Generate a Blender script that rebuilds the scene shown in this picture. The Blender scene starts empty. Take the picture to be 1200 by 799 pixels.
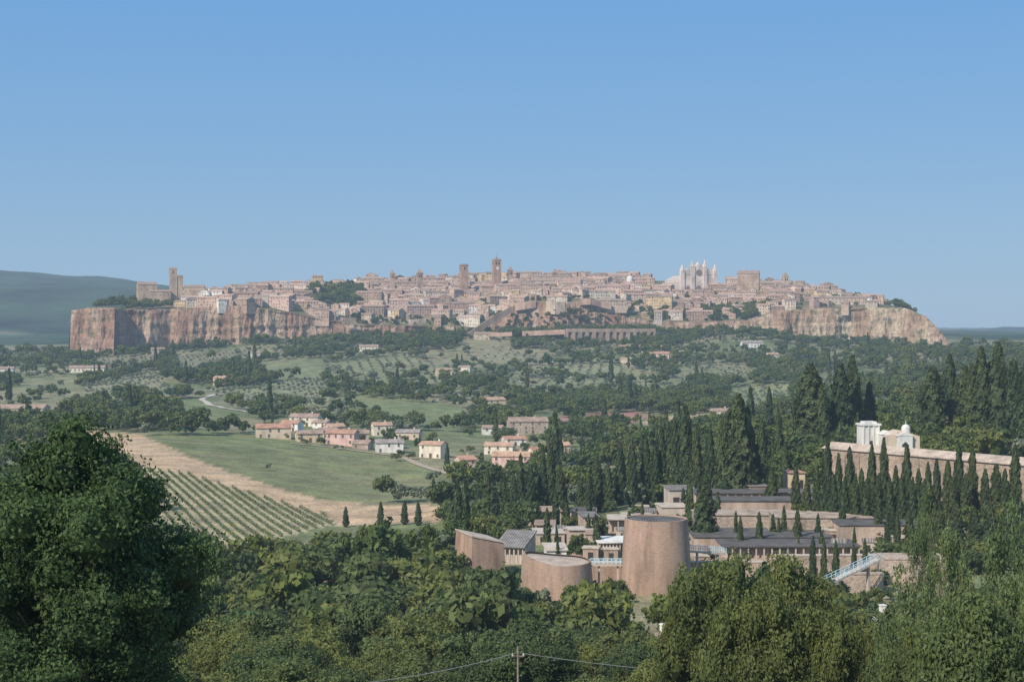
import bpy, math, random, numpy as np, bmesh
from mathutils import Vector, Matrix, Euler
random.seed(7)
F=1800.0; VH=386.0; ZC=90.0
scene=bpy.context.scene
COL=scene.collection
def P(u,v,d): return Vector(((u-600)/F*d, d, ZC-(v-VH)/F*d))

# ---------------------------------------------------------------- noise
_rt=np.random.RandomState(3).rand(256,256)
def vnoise(x,y):
    x=np.asarray(x,float);y=np.asarray(y,float)
    xi=np.floor(x).astype(int);yi=np.floor(y).astype(int)
    fx=x-xi;fy=y-yi
    fx=fx*fx*(3-2*fx);fy=fy*fy*(3-2*fy)
    a=_rt[xi%256,yi%256];b=_rt[(xi+1)%256,yi%256];c=_rt[xi%256,(yi+1)%256];d=_rt[(xi+1)%256,(yi+1)%256]
    return (a*(1-fx)+b*fx)*(1-fy)+(c*(1-fx)+d*fx)*fy
def fnoise(x,y,o=4):
    s=0;a=1;t=0
    for i in range(o):
        s=s+a*vnoise(x*(2**i)+17.3*i,y*(2**i)+9.1*i);t+=a;a*=.5
    return s/t-.5

# ---------------------------------------------------------------- terrain table
TU=[-400,0,150,300,450,600,750,900,1050,1200,1600]
T=[(3,[1586]*11),(20,[1106]*11),(40,[1106]*11),(70,[1054]*11),(120,[956]*11),
(180,[856]*11),
(250,[760,765,767,767,767,767,765,762,758,755,750]),
(320,[690,700,700,700,700,700,703,696,684,678,670]),
(365,[668,672,672,672,668,658,655,644,620,614,600]),
(385,[660,663,663,663,656,642,638,632,604,596,585]),
(430,[635,640,640,640,633,616,612,600,570,560,545]),
(500,[600,605,592,600,605,594,585,566,545,535,515]),
(600,[565,565,549,560,580,573,560,540,520,512,495]),
(700,[538,538,522,532,553,552,538,520,499,488,475]),
(850,[508,508,501,505,516,523,510,500,480,465,455]),
(1050,[480,482,480,485,488,494,491,480,465,450,445]),
(1350,[450,452,452,457,458,460,462,455,445,432,425]),
(1700,[430,430,428,424,425,428,428,425,423,416,412]),
(1950,[416,417,412,401,395,394,394,393,402,405,403]),
(2400,[408,408,402,395,390,390,390,390,397,399,398]),
(3000,[402,402,398,394,394,394,394,394,395,396,395]),
(3800,[380,386,388,388,390,391,392,392,392,391,390]),
(4800,[340,342,350,360,375,390,392,392,391,389,386]),
(6000,[318,313,325,350,370,385,392,390,389,388,385]),
(8000,[335,330,338,360,375,388,390,390,388,387,384]),
(16000,[388]*11),(26000,[390]*11)]
TD=np.array([t[0] for t in T],float);TV=np.array([t[1] for t in T],float)
GU=np.linspace(-400,1600,401);GL=np.linspace(math.log(3),math.log(26000),601)
tmp=np.array([np.interp(GU,TU,TV[i]) for i in range(len(T))])
GV=np.array([np.interp(GL,np.log(TD),tmp[:,j]) for j in range(len(GU))]).T
k=np.ones(7)/7
for _ in range(2):
    pad=np.pad(GV,((3,3),(0,0)),'edge');GV=np.array([np.convolve(pad[:,j],k,'valid') for j in range(GV.shape[1])]).T
k=np.ones(15)/15
for _ in range(2):
    pad=np.pad(GV,((0,0),(7,7)),'edge');GV=np.array([np.convolve(pad[i],k,'valid') for i in range(GV.shape[0])])
def gz(x,y):
    x=np.asarray(x,float);y=np.asarray(y,float)
    d=np.clip(y,3.01,25900);u=np.clip(x/d*F+600,-399,1599)
    i=(np.log(d)-GL[0])/(GL[1]-GL[0]);j=(u-GU[0])/(GU[1]-GU[0])
    i0=np.clip(i.astype(int),0,len(GL)-2);j0=np.clip(j.astype(int),0,len(GU)-2);fi=i-i0;fj=j-j0
    v=(GV[i0,j0]*(1-fj)+GV[i0,j0+1]*fj)*(1-fi)+(GV[i0+1,j0]*(1-fj)+GV[i0+1,j0+1]*fj)*fi
    z=ZC-(v-VH)/F*d
    a=np.interp(d,[0,100,400,900,1400,1800,2500,3800,6000,26000],[.2,.8,.8,4,18,10,8,25,190,30])
    z=z+a*np.where(d<3000,fnoise(x/150.,y/150.,4),fnoise(x/1000.,y/1000.,6))
    z=z+np.exp(-((d-1915)/80.)**2)*22*np.clip(fnoise(x/75.,x*0+3.3,3)+.10,0,1)*np.clip((x+260)/80,0.25,1)*np.clip((420-x)/80,0.2,1)
    return z
def G(x,y): return float(gz(np.array([x]),np.array([y]))[0])
_fd=np.exp(np.linspace(math.log(90),math.log(2100),1500))
def find_d(u,v):
    z=gz((u-600)/F*_fd,_fd);vv=VH-(z-ZC)/_fd*F
    k=np.nonzero(vv<=v)[0]
    return float(_fd[k[0]]) if len(k) else 2100.
def ground_at(u,v):
    d=find_d(u,v);x=(u-600)/F*d
    return Vector((x,d,G(x,d)))
def inpoly(u,v,poly):
    r=np.zeros(np.shape(u),bool);n=len(poly)
    for i in range(n):
        x1,y1=poly[i];x2,y2=poly[(i+1)%n]
        if y1==y2: continue
        c=((y1>v)!=(y2>v))&(u<(x2-x1)*(v-y1)/(y2-y1)+x1)
        r^=c
    return r
# ---------------------------------------------------------------- materials
MATS={}
def newmat(name):
    m=bpy.data.materials.new(name);m.use_nodes=True
    nt=m.node_tree;b=nt.nodes['Principled BSDF'];b.inputs['Roughness'].default_value=.85
    b.inputs['Specular IOR Level'].default_value=.2
    return m,nt,b
def N(nt,t,**kw):
    n=nt.nodes.new(t)
    for a,b in kw.items(): setattr(n,a,b)
    return n
def pos_noise(nt,scale,detail=4,scl=(1,1,1),obj=False):
    if obj:
        tc=N(nt,'ShaderNodeTexCoord').outputs['Object']
    else: tc=N(nt,'ShaderNodeNewGeometry').outputs['Position']
    mp=N(nt,'ShaderNodeMapping');mp.inputs['Scale'].default_value=scl
    nt.links.new(tc,mp.inputs['Vector'])
    n=N(nt,'ShaderNodeTexNoise');n.inputs['Scale'].default_value=scale;n.inputs['Detail'].default_value=detail
    nt.links.new(mp.outputs[0],n.inputs['Vector'])
    return n.outputs['Fac']
def ramp(nt,fac,stops):
    r=N(nt,'ShaderNodeValToRGB')
    e=r.color_ramp.elements
    while len(e)<len(stops): e.new(.5)
    for el,(p,c) in zip(e,stops):
        el.position=p;el.color=(c[0],c[1],c[2],1) if not isinstance(c,(int,float)) else (c,c,c,1)
    nt.links.new(fac,r.inputs['Fac']);return r.outputs['Color']
def mul(nt,a,b,f=1.0):
    m=N(nt,'ShaderNodeMix',data_type='RGBA',blend_type='MULTIPLY');m.inputs[0].default_value=f
    for s,i in ((a,6),(b,7)):
        if hasattr(s,'links') or hasattr(s,'is_output'): nt.links.new(s,m.inputs[i])
        else: m.inputs[i].default_value=(*s,1)
    return m.outputs[2]
def bump(nt,b,fac,strength,dist):
    n=N(nt,'ShaderNodeBump');n.inputs['Strength'].default_value=strength;n.inputs['Distance'].default_value=dist
    nt.links.new(fac,n.inputs['Height']);nt.links.new(n.outputs[0],b.inputs['Normal'])
def colmat(name,col,kind='plaster'):
    key=name
    if key in MATS: return MATS[key]
    m,nt,b=newmat(name)
    if kind=='plaster':
        n1=pos_noise(nt,.5,5,(1,1,.35));c=mul(nt,col,ramp(nt,n1,[(.3,.72),(.55,1.0),(.75,1.12)]))
        nt.links.new(c,b.inputs['Base Color'])
    elif kind=='stone':
        n1=pos_noise(nt,1.1,6,(1,1,1.6));n2=pos_noise(nt,.12,4,(1,1,.5))
        c=mul(nt,col,ramp(nt,n1,[(.3,.6),(.5,.95),(.7,1.25)]));c=mul(nt,c,ramp(nt,n2,[(.35,.7),(.6,1.12)]))
        nt.links.new(c,b.inputs['Base Color']);bump(nt,b,n1,.6,.25)
    elif kind=='brick':
        n1=pos_noise(nt,1.2,5,(1,1,9));n2=pos_noise(nt,.16,4,(1,1,.35));n3=pos_noise(nt,5,3);n4=pos_noise(nt,.7,5,(1,1,.12))
        c=mul(nt,col,ramp(nt,n1,[(.3,.78),(.7,1.15)]));c=mul(nt,c,ramp(nt,n2,[(.3,.68),(.5,.98),(.7,1.15)]));c=mul(nt,c,ramp(nt,n3,[(.3,.85),(.7,1.1)]));c=mul(nt,c,ramp(nt,n4,[(.3,.72),(.55,1.05)]))
        nt.links.new(c,b.inputs['Base Color']);bump(nt,b,n1,.4,.08)
    elif kind=='roof':
        n1=pos_noise(nt,3.5,4,(1,.25,1),obj=True);n2=pos_noise(nt,.35,4)
        c=mul(nt,col,ramp(nt,n1,[(.3,.7),(.7,1.2)]));c=mul(nt,c,ramp(nt,n2,[(.3,.7),(.6,1.15)]))
        nt.links.new(c,b.inputs['Base Color']);bump(nt,b,n1,.5,.12)
    elif kind=='flatroof':
        w=N(nt,'ShaderNodeTexWave');w.inputs['Scale'].default_value=.5;w.inputs['Distortion'].default_value=.6
        tc=N(nt,'ShaderNodeTexCoord');nt.links.new(tc.outputs['Object'],w.inputs['Vector'])
        n2=pos_noise(nt,.4,4)
        c=mul(nt,col,ramp(nt,w.outputs['Fac'],[(.2,.65),(.7,1.2)]));c=mul(nt,c,ramp(nt,n2,[(.3,.65),(.65,1.25)]))
        nt.links.new(c,b.inputs['Base Color']);b.inputs['Roughness'].default_value=.85;b.inputs['Specular IOR Level'].default_value=.1
    elif kind=='stripe':
        w=N(nt,'ShaderNodeTexWave',bands_direction='Z');w.inputs['Scale'].default_value=.12
        tc=N(nt,'ShaderNodeTexCoord');nt.links.new(tc.outputs['Object'],w.inputs['Vector'])
        c=mul(nt,col,ramp(nt,w.outputs['Fac'],[(.45,.7),(.55,1.05)]));nt.links.new(c,b.inputs['Base Color'])
    elif kind=='glass':
        b.inputs['Base Color'].default_value=(*col,1);b.inputs['Roughness'].default_value=.15;b.inputs['Specular IOR Level'].default_value=.5
    elif kind=='metal':
        n2=pos_noise(nt,1.5,4);c=mul(nt,col,ramp(nt,n2,[(.3,.8),(.7,1.1)]));nt.links.new(c,b.inputs['Base Color']);b.inputs['Roughness'].default_value=.4
    MATS[key]=m;return m
def tintmat(name,rough_bump):
    m,nt,b=newmat(name)
    a=N(nt,'ShaderNodeAttribute',attribute_name='tint')
    n1=pos_noise(nt,.45,5);n2=pos_noise(nt,.06,3)
    c=mul(nt,a.outputs['Color'],ramp(nt,n1,[(.3,.65),(.5,.98),(.7,1.2)]));c=mul(nt,c,ramp(nt,n2,[(.35,.88),(.65,1.12)]))
    nt.links.new(c,b.inputs['Base Color']);return m
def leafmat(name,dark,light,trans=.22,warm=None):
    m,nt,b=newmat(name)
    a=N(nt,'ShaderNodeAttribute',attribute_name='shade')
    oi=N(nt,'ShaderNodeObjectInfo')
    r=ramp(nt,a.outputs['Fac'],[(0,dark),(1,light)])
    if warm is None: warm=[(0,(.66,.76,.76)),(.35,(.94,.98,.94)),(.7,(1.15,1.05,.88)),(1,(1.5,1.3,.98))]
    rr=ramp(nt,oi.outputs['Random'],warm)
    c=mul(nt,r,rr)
    nt.links.new(c,b.inputs['Base Color']);b.inputs['Roughness'].default_value=.6
    tr=N(nt,'ShaderNodeBsdfTranslucent');nt.links.new(c,tr.inputs['Color'])
    mx=N(nt,'ShaderNodeMixShader');mx.inputs[0].default_value=trans
    nt.links.new(b.outputs[0],mx.inputs[1]);nt.links.new(tr.outputs[0],mx.inputs[2])
    nt.links.new(mx.outputs[0],nt.nodes['Material Output'].inputs['Surface'])
    return m
# ---------------------------------------------------------------- mesh helpers
def arr_mesh(name,V,Q,mats,matidx=None,shade=None,smooth=False):
    me=bpy.data.meshes.new(name);V=np.asarray(V,np.float32);Q=np.asarray(Q,np.int32);k=Q.shape[1]
    me.vertices.add(len(V));me.vertices.foreach_set('co',V.ravel())
    me.loops.add(Q.size);me.loops.foreach_set('vertex_index',Q.ravel())
    me.polygons.add(len(Q));me.polygons.foreach_set('loop_start',np.arange(0,Q.size,k,dtype=np.int32))
    if smooth: me.polygons.foreach_set('use_smooth',np.ones(len(Q),bool))
    for m in mats: me.materials.append(m)
    if matidx is not None: me.polygons.foreach_set('material_index',np.asarray(matidx,np.int32))
    me.update(calc_edges=True)
    if shade is not None:
        at=me.attributes.new('shade','FLOAT','FACE');at.data.foreach_set('value',np.asarray(shade,np.float32))
    return me
class MB:
    def __init__(s): s.v=[];s.f=[];s.m=[]
    def face(s,pts,m=0):
        b=len(s.v);s.v+= [tuple(p) for p in pts];s.f.append(tuple(range(b,b+len(pts))));s.m.append(m)
    def hexa(s,p,m=0):
        b=len(s.v);s.v+=[tuple(q) for q in p]
        for f in ((0,3,2,1),(4,5,6,7),(0,1,5,4),(1,2,6,5),(2,3,7,6),(3,0,4,7)):
            s.f.append(tuple(b+i for i in f));s.m.append(m)
    def box(s,x0,x1,y0,y1,z0,z1,m=0):
        s.hexa([(x0,y0,z0),(x1,y0,z0),(x1,y1,z0),(x0,y1,z0),(x0,y0,z1),(x1,y0,z1),(x1,y1,z1),(x0,y1,z1)],m)
    def extx(s,pts,x0,x1,m=0):
        n=len(pts);b=len(s.v)
        s.v+=[(x0,y,z) for y,z in pts]+[(x1,y,z) for y,z in pts]
        s.f.append(tuple(range(b,b+n)));s.m.append(m);s.f.append(tuple(range(b+2*n-1,b+n-1,-1)));s.m.append(m)
        for i in range(n):
            j=(i+1)%n;s.f.append((b+i,b+n+i,b+n+j,b+j));s.m.append(m)
    def exty(s,pts,y0,y1,m=0):
        n=len(pts);b=len(s.v)
        s.v+=[(x,y0,z) for x,z in pts]+[(x,y1,z) for x,z in pts]
        s.f.append(tuple(range(b,b+n)));s.m.append(m);s.f.append(tuple(range(b+2*n-1,b+n-1,-1)));s.m.append(m)
        for i in range(n):
            j=(i+1)%n;s.f.append((b+i,b+j,b+n+j,b+n+i));s.m.append(m)
    def frus(s,cx,cy,r0,r1,z0,z1,n=24,m=0,cap=True,fz=None):
        b=len(s.v)
        for k,(r,z) in enumerate(((r0,z0),(r1,z1))):
            for i in range(n):
                a=2*math.pi*i/n;x=cx+r*math.cos(a);y=cy+r*math.sin(a)
                s.v.append((x,y,z if (k==0 or fz is None) else fz(x,y)))
        for i in range(n):
            j=(i+1)%n;s.f.append((b+i,b+j,b+n+j,b+n+i));s.m.append(m)
        if cap:
            s.f.append(tuple(b+n+i for i in range(n)));s.m.append(m)
            s.f.append(tuple(b+i for i in range(n-1,-1,-1)));s.m.append(m)
    def tube(s,pts,r,n=5):
        b=len(s.v)
        for k,p in enumerate(pts):
            a=pts[max(0,k-1)];c=pts[min(len(pts)-1,k+1)];ax=(c-a).normalized();t=ax.orthogonal().normalized();w=ax.cross(t)
            for i in range(n):
                an=2*math.pi*i/n;s.v.append(tuple(p+t*r*math.cos(an)+w*r*math.sin(an)))
        for k in range(len(pts)-1):
            for i in range(n):
                j=(i+1)%n;s.f.append((b+k*n+i,b+k*n+j,b+(k+1)*n+j,b+(k+1)*n+i));s.m.append(0)
    def mesh(s,name,mats,tints=None):
        me=bpy.data.meshes.new(name);me.from_pydata(s.v,[],s.f)
        for m in mats: me.materials.append(m)
        me.polygons.foreach_set('material_index',np.array(s.m,np.int32))
        bm=bmesh.new();bm.from_mesh(me);bmesh.ops.recalc_face_normals(bm,faces=bm.faces);bm.to_mesh(me);bm.free()
        if tints is not None:
            at=me.attributes.new('tint','FLOAT_COLOR','FACE')
            at.data.foreach_set('color',np.array([(*t,1) for t in tints],np.float32).ravel())
        return me
def link(o,parent=None,loc=None):
    COL.objects.link(o)
    if parent is not None: o.parent=parent
    if loc is not None: o.location=loc
    return o
def mkobj(name,me,parent=None,loc=(0,0,0),rz=0,label=None,cat=None,group=None,kind=None,scale=None):
    o=bpy.data.objects.new(name,me);link(o,parent,loc);o.rotation_euler=(0,0,rz)
    if scale is not None: o.scale=scale
    if label: o['label']=label
    if cat: o['category']=cat
    if group: o['group']=group
    if kind: o['kind']=kind
    return o
# ---------------------------------------------------------------- ground sheet
POLY={
'main':([(165,511),(200,504),(300,508),(380,520),(440,530),(545,560),(545,576),(500,584),(430,590),(380,588),(320,572),(240,545)],(.185,.205,.085)),
'strip':([(88,504),(165,509),(240,543),(320,570),(380,587),(430,591),(520,593),(514,612),(400,617),(380,604),(300,581),(220,556),(135,546),(95,530)],(.54,.38,.235)),
'vine':([(133,546),(220,556),(300,581),(380,604),(392,615),(340,628),(250,648),(225,648)],(.42,.36,.22)),
'green2':([(385,470),(420,462),(500,468),(535,474),(558,496),(520,505),(440,490),(400,480)],(.185,.215,.09)),
'gleft':([(180,470),(230,467),(292,484),(280,494),(210,492)],(.185,.215,.09)),
'red':([(655,488),(745,481),(762,489),(720,503),(665,504)],(.36,.20,.16)),
'tan':([(762,490),(845,483),(852,500),(790,512),(730,505)],(.46,.36,.22)),
'olive':([(240,458),(300,452),(380,440),(388,470),(330,482),(285,478)],(.27,.27,.15)),
'tan2':([(100,452),(180,432),(205,462),(150,468),(100,470)],(.28,.27,.15)),
'g3':([(380,425),(470,415),(540,440),(530,460),(430,458),(385,450)],(.24,.245,.125)),
'g4':([(600,430),(700,425),(780,440),(790,462),(650,462),(600,450)],(.24,.24,.13)),
'g5':([(850,455),(930,450),(930,480),(860,486)],(.23,.25,.12)),
'g6':([(790,430),(860,425),(900,440),(860,450),(800,448)],(.22,.22,.12)),
'g7':([(20,445),(90,440),(96,452),(30,462)],(.25,.25,.13)),
'g8':([(560,405),(640,410),(650,424),(570,428)],(.25,.23,.14)),
'g9':([(200,412),(290,409),(300,428),(210,436)],(.24,.23,.14)),
'g10':([(940,440),(1040,430),(1050,445),(950,462)],(.22,.23,.12)),
'g11':([(300,425),(375,420),(380,440),(310,446)],(.23,.245,.12)),
'g12':([(110,418),(180,418),(190,430),(120,438)],(.25,.23,.14)),
}
NR=560;NC=760
dd=np.concatenate([[-60,-30,-10],np.exp(np.linspace(math.log(3),math.log(25000),NR-3))])
uu=np.linspace(-1,1,NC)
X=np.outer(dd*0+np.abs(dd)*.68+90,uu);Y=np.repeat(dd[:,None],NC,1)
Z=gz(X,Y)
V=np.stack([X,Y,Z],-1).reshape(-1,3)
ii=np.arange(NR-1)[:,None]*NC+np.arange(NC-1)[None,:]
Q=np.stack([ii,ii+1,ii+NC+1,ii+NC],-1).reshape(-1,4)
Yc=np.clip(Y,3,None);Uv=X/Yc*F+600;Vv=VH-(Z-ZC)/Yc*F
n1=fnoise(X/60,Y/60,4)[...,None];n2=fnoise(X/14,Y/14,3)[...,None]
colr=np.array([.16,.185,.08])*(1+.5*n2)
dry=np.clip((n1+.12)*4,0,1)
colr=colr*(1-dry*.75)+np.array([.32,.27,.165])*dry*.75
for kx,(pl,c) in POLY.items():
    msk=inpoly(Uv+n2[...,0]*5,Vv+n2[...,0]*3,pl)&(Y>330)&(Y<2100)
    cc=np.array(c)*(1+.4*n1+.35*n2)
    if kx in('main','green2','gleft'):
        s=np.clip(fnoise(X/70,Y/30,4)*3+.2,0,1)[...,None];cc=cc*(1-.55*s)+np.array([.30,.26,.14])*.55*s
    colr[msk]=cc[msk]
far=(Y>2600)
fcol=np.array([.04,.07,.03])*(1+2.6*fnoise(X/160,Y/160,5)[...,None])+np.array([.16,.16,.09])*np.clip(fnoise(X/420,Y/900,4)[...,None]*9-1.3,0,1)
colr[far]=fcol[far]
m,nt,b=newmat('ground_soil')
a=N(nt,'ShaderNodeAttribute',attribute_name='gcol')
q1=pos_noise(nt,.8,6);q2=pos_noise(nt,.09,5)
c=mul(nt,a.outputs['Color'],ramp(nt,q1,[(.3,.6),(.7,1.3)]));c=mul(nt,c,ramp(nt,q2,[(.35,.75),(.65,1.2)]))
nt.links.new(c,b.inputs['Base Color']);bump(nt,b,q1,.5,.3)
me=arr_mesh('ground',V,Q,[m],smooth=True)
at=me.attributes.new('gcol','FLOAT_COLOR','POINT')
at.data.foreach_set('color',np.concatenate([np.clip(colr,0.01,1),np.ones((NR,NC,1))],-1).astype(np.float32).ravel())
mkobj('ground',me,kind='structure',label='rolling hillside ground with fields and dry earth',cat='ground')
def ribbon(name,pts,w,mat,lift,label):
    W=[ground_at(*p) for p in pts];out=[]
    for i in range(len(W)-1):
        for t in np.linspace(0,1,12,endpoint=False): out.append(W[i].lerp(W[i+1],t))
    out.append(W[-1]);vs=[];fs=[]
    for i,p in enumerate(out):
        a=out[max(i-1,0)];b2=out[min(i+1,len(out)-1)];t=(b2-a);t.z=0;t.normalize();n=Vector((-t.y,t.x,0))
        for s in (-1,0,1):
            q=p+n*w*.5*s;vs.append((q.x,q.y,G(q.x,q.y)+lift))
    for i in range(len(out)-1):
        for j in range(2): fs.append((i*3+j,i*3+j+1,i*3+4+j,i*3+3+j))
    mkobj(name,arr_mesh(name,vs,fs,[mat],smooth=True),kind='structure',label=label,cat='road')
ribbon('gravel_road',[(300,486),(270,480),(245,475),(236,468),(250,463),(262,462)],5,colmat('gravel',(.55,.49,.41)),.5,'pale gravel lane winding between green fields')
ribbon('dirt_road',[(545,560),(500,548),(470,535),(430,530),(385,524),(340,520)],4,colmat('dirt',(.45,.36,.26)),.3,'dirt road running past the houses')

# ---------------------------------------------------------------- plateau and cliff
A=[84,110,135,141,200,270,300,340,380,420,500,560,588,604,630,655,690,722,735,760,820,880,915,1000,1060,1085,1100,1113,1122]
DFr=[1905,1880,1868,1895,1930,1935,1940,1950,1962,1975,1990,2000,2000,1990,1986,1978,1982,1990,1993,1995,2000,1995,1988,1985,1965,1950,1940,1930,1925]
VT=[363,361,361,363,362,358,361,366,375,381,383,383,372,357,353,355,352,360,370,375,379,375,364,361,361,370,386,402,412]
VB=[414,414,414,412,405,402,398,395,393,392,392,392,392,390,390,390,390,390,390,390,390,394,396,398,405,410,414,416,418]
fx=np.array([(a-600)/F*d for a,d in zip(A,DFr)]);fd=np.array(DFr,float)
zt=np.array([ZC+(VH-v)/F*d for v,d in zip(VT,DFr)]);zb=np.array([ZC+(VH-v)/F*d for v,d in zip(VB,DFr)])
ZSX=[-560,-450,-350,-200,0,150,300,420,500,560,576]
ZSV=[30,48,63,71,75,76,72,62,46,12,-15]
def pz(x,d):
    f=np.interp(x,fx,fd);t=np.clip((d-f)/(2330-f),0,1);z0=np.interp(x,fx,zt);z1=ZC+np.interp(x,ZSX,ZSV)
    t=t**.8
    return z0*(1-t)+z1*t
xs=np.linspace(fx[0],fx[-1],900)
cl_n=22;vs=[];
fdx=np.interp(xs,fx,fd);ztx=np.interp(xs,fx,zt)+fnoise(xs/18,xs*0+5,3)*4;zbx=np.interp(xs,fx,zb)-14
amp=np.where((xs>-15)&(xs<140),.5,1.0)
for r in range(cl_n+1):
    t=r/cl_n
    zz=ztx*(1-t)+zbx*t
    col=fnoise(xs/16,xs*0+3,3)*14+fnoise(xs/5,zz/30,3)*8+fnoise(xs/60,xs*0+8,2)*24
    lay=fnoise(xs/40,zz/5,3)*6
    y=fdx-t*12-amp*(col*(.35+.65*min(1,t*2.5)))-amp*lay*min(1,t*4)
    if r==0: y=fdx+0
    vs.append(np.stack([xs,y,zz],-1))
V=np.array(vs)
ncl=V.shape[1]
rows=26;top=[]
for r in range(1,rows+1):
    t=r/rows;y=fdx*(1-t)+2420*t
    z=pz(xs,y)
    if r==rows: z=z-30
    top.append(np.stack([xs,y,z],-1))
V=np.concatenate([V[::-1],np.array(top)],0)
R0=V.shape[0];ii=np.arange(R0-1)[:,None]*ncl+np.arange(ncl-1)[None,:]
Q=np.stack([ii,ii+1,ii+ncl+1,ii+ncl],-1).reshape(-1,4)
mi=np.repeat([0]*cl_n+[1]*(R0-1-cl_n),ncl-1)
Vf=V.reshape(-1,3).tolist();Ql=Q.tolist();mi=mi.tolist()
side=[(r)*ncl for r in range(cl_n,R0)]
base=len(Vf)
for s_ in side: x,y,z=Vf[s_];Vf.append([x-6,y,ZC-45])
for i in range(len(side)-1):
    Ql.append([side[i],side[i+1],base+i+1,base+i]);mi.append(0)
m,nt,b=newmat('tuff_rock')
n1=pos_noise(nt,.05,9,(1,1,.18));n2=pos_noise(nt,.22,8,(1,1,.35));n4=pos_noise(nt,.08,7,(1,1,2));n5=pos_noise(nt,.14,6,(.35,.35,2.6))
c=ramp(nt,n1,[(.28,(.26,.15,.105)),(.42,(.36,.215,.15)),(.55,(.44,.30,.215)),(.75,(.54,.42,.32))])
c=mul(nt,c,ramp(nt,n2,[(.30,.45),(.48,.92),(.7,1.15)]));c=mul(nt,c,ramp(nt,n5,[(.35,.78),(.55,1.05)]))
mx=N(nt,'ShaderNodeMix',data_type='RGBA');nt.links.new(ramp(nt,n4,[(.58,0.0),(.67,.9)]),mx.inputs[0]);nt.links.new(c,mx.inputs[6]);mx.inputs[7].default_value=(.12,.13,.06,1)
g=N(nt,'ShaderNodeNewGeometry');sx=N(nt,'ShaderNodeSeparateXYZ');nt.links.new(g.outputs['Position'],sx.inputs[0])
mr=N(nt,'ShaderNodeMapRange');mr.inputs[1].default_value=250;mr.inputs[2].default_value=420;nt.links.new(sx.outputs['X'],mr.inputs[0])
mx2=N(nt,'ShaderNodeMix',data_type='RGBA',blend_type='MULTIPLY');nt.links.new(mr.outputs[0],mx2.inputs[0]);nt.links.new(mx.outputs[2],mx2.inputs[6]);mx2.inputs[7].default_value=(1.18,1.35,1.32,1)
nt.links.new(mx2.outputs[2],b.inputs['Base Color']);bump(nt,b,n2,1,6)
tuff=m
m,nt,b=newmat('plateau_soil')
n1=pos_noise(nt,.04,6);nt.links.new(ramp(nt,n1,[(.35,(.10,.12,.05)),(.52,(.2,.17,.1)),(.7,(.36,.29,.22))]),b.inputs['Base Color'])
mkobj('cliff_plateau',arr_mesh('cliff_plateau',Vf,Ql,[tuff,m],mi),kind='structure',label='reddish tuff cliff carrying the hill town',cat='cliff')

# ---------------------------------------------------------------- town houses
WALLT=[(.58,.43,.33),(.52,.37,.28),(.64,.50,.39),(.44,.31,.235),(.60,.43,.34),(.55,.38,.29),(.72,.61,.49),(.66,.49,.30),(.48,.35,.27),(.60,.42,.35)]
ROOFT=[(.44,.30,.23),(.38,.265,.21),(.48,.35,.27),(.33,.24,.19),(.50,.33,.25)]
twall=tintmat('town_wall',0);troof=tintmat('town_roof',0);tglass=colmat('dark_opening',(.06,.05,.045),'plaster')
def town_arrays(mb,tn,w,dp,h,rz,loc,wc,rc,rng,alongx=True,down=9):
    b0=len(mb.v);f0=len(mb.f)
    if not alongx: w,dp=dp,w
    rise=dp*.5*.34
    mb.extx([(-dp/2,-down),(dp/2,-down),(dp/2,h),(0,h+rise),(-dp/2,h)],-w/2,w/2,0)
    o=.45;e=h-o*.34
    mb.extx([(-dp/2-o,e+.02),(0,h+rise+.05),(dp/2+o,e+.02),(dp/2+o,e+.35),(0,h+rise+.4),(-dp/2-o,e+.35)],-w/2-.3,w/2+.3,1)
    fl=max(1,int(h/3.2))
    for face in (0,1):
        L=w if face==0 else dp
        nx=max(1,int(L/3.3))
        for iz in range(fl):
            for ix in range(nx):
                if rng.random()<.3: continue
                cx=-L/2+(ix+.5)*L/nx+rng.uniform(-.3,.3);cz=iz*h/fl+h/fl*.55
                ww=rng.uniform(.4,.65);hh=rng.uniform(.6,.95)
                if face==0:
                    y=-dp/2-.04;mb.face([(cx-ww,y,cz-hh),(cx+ww,y,cz-hh),(cx+ww,y,cz+hh),(cx-ww,y,cz+hh)],2)
                else:
                    x=-w/2-.04;mb.face([(x,cx+ww,cz-hh),(x,cx-ww,cz-hh),(x,cx-ww,cz+hh),(x,cx+ww,cz+hh)],2)
                    x=w/2+.04;mb.face([(x,cx-ww,cz-hh),(x,cx+ww,cz-hh),(x,cx+ww,cz+hh),(x,cx-ww,cz+hh)],2)
    if rng.random()<.6:
        cx=rng.uniform(-w/3,w/3);mb.box(cx-.45,cx+.45,dp*.12,dp*.12+.8,h,h+rise+1.3,0)
    rz2=rz+(0 if alongx else math.pi/2);c,s=math.cos(rz2),math.sin(rz2)
    for i in range(b0,len(mb.v)):
        x,y,z=mb.v[i];mb.v[i]=(x*c-y*s+loc[0],x*s+y*c+loc[1],z+loc[2])
    for i in range(f0,len(mb.f)):
        tn.append(wc if mb.m[i]==0 else (rc if mb.m[i]==1 else (.03,.03,.03)))
rng=random.Random(11)
town=[]
row=0
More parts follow.
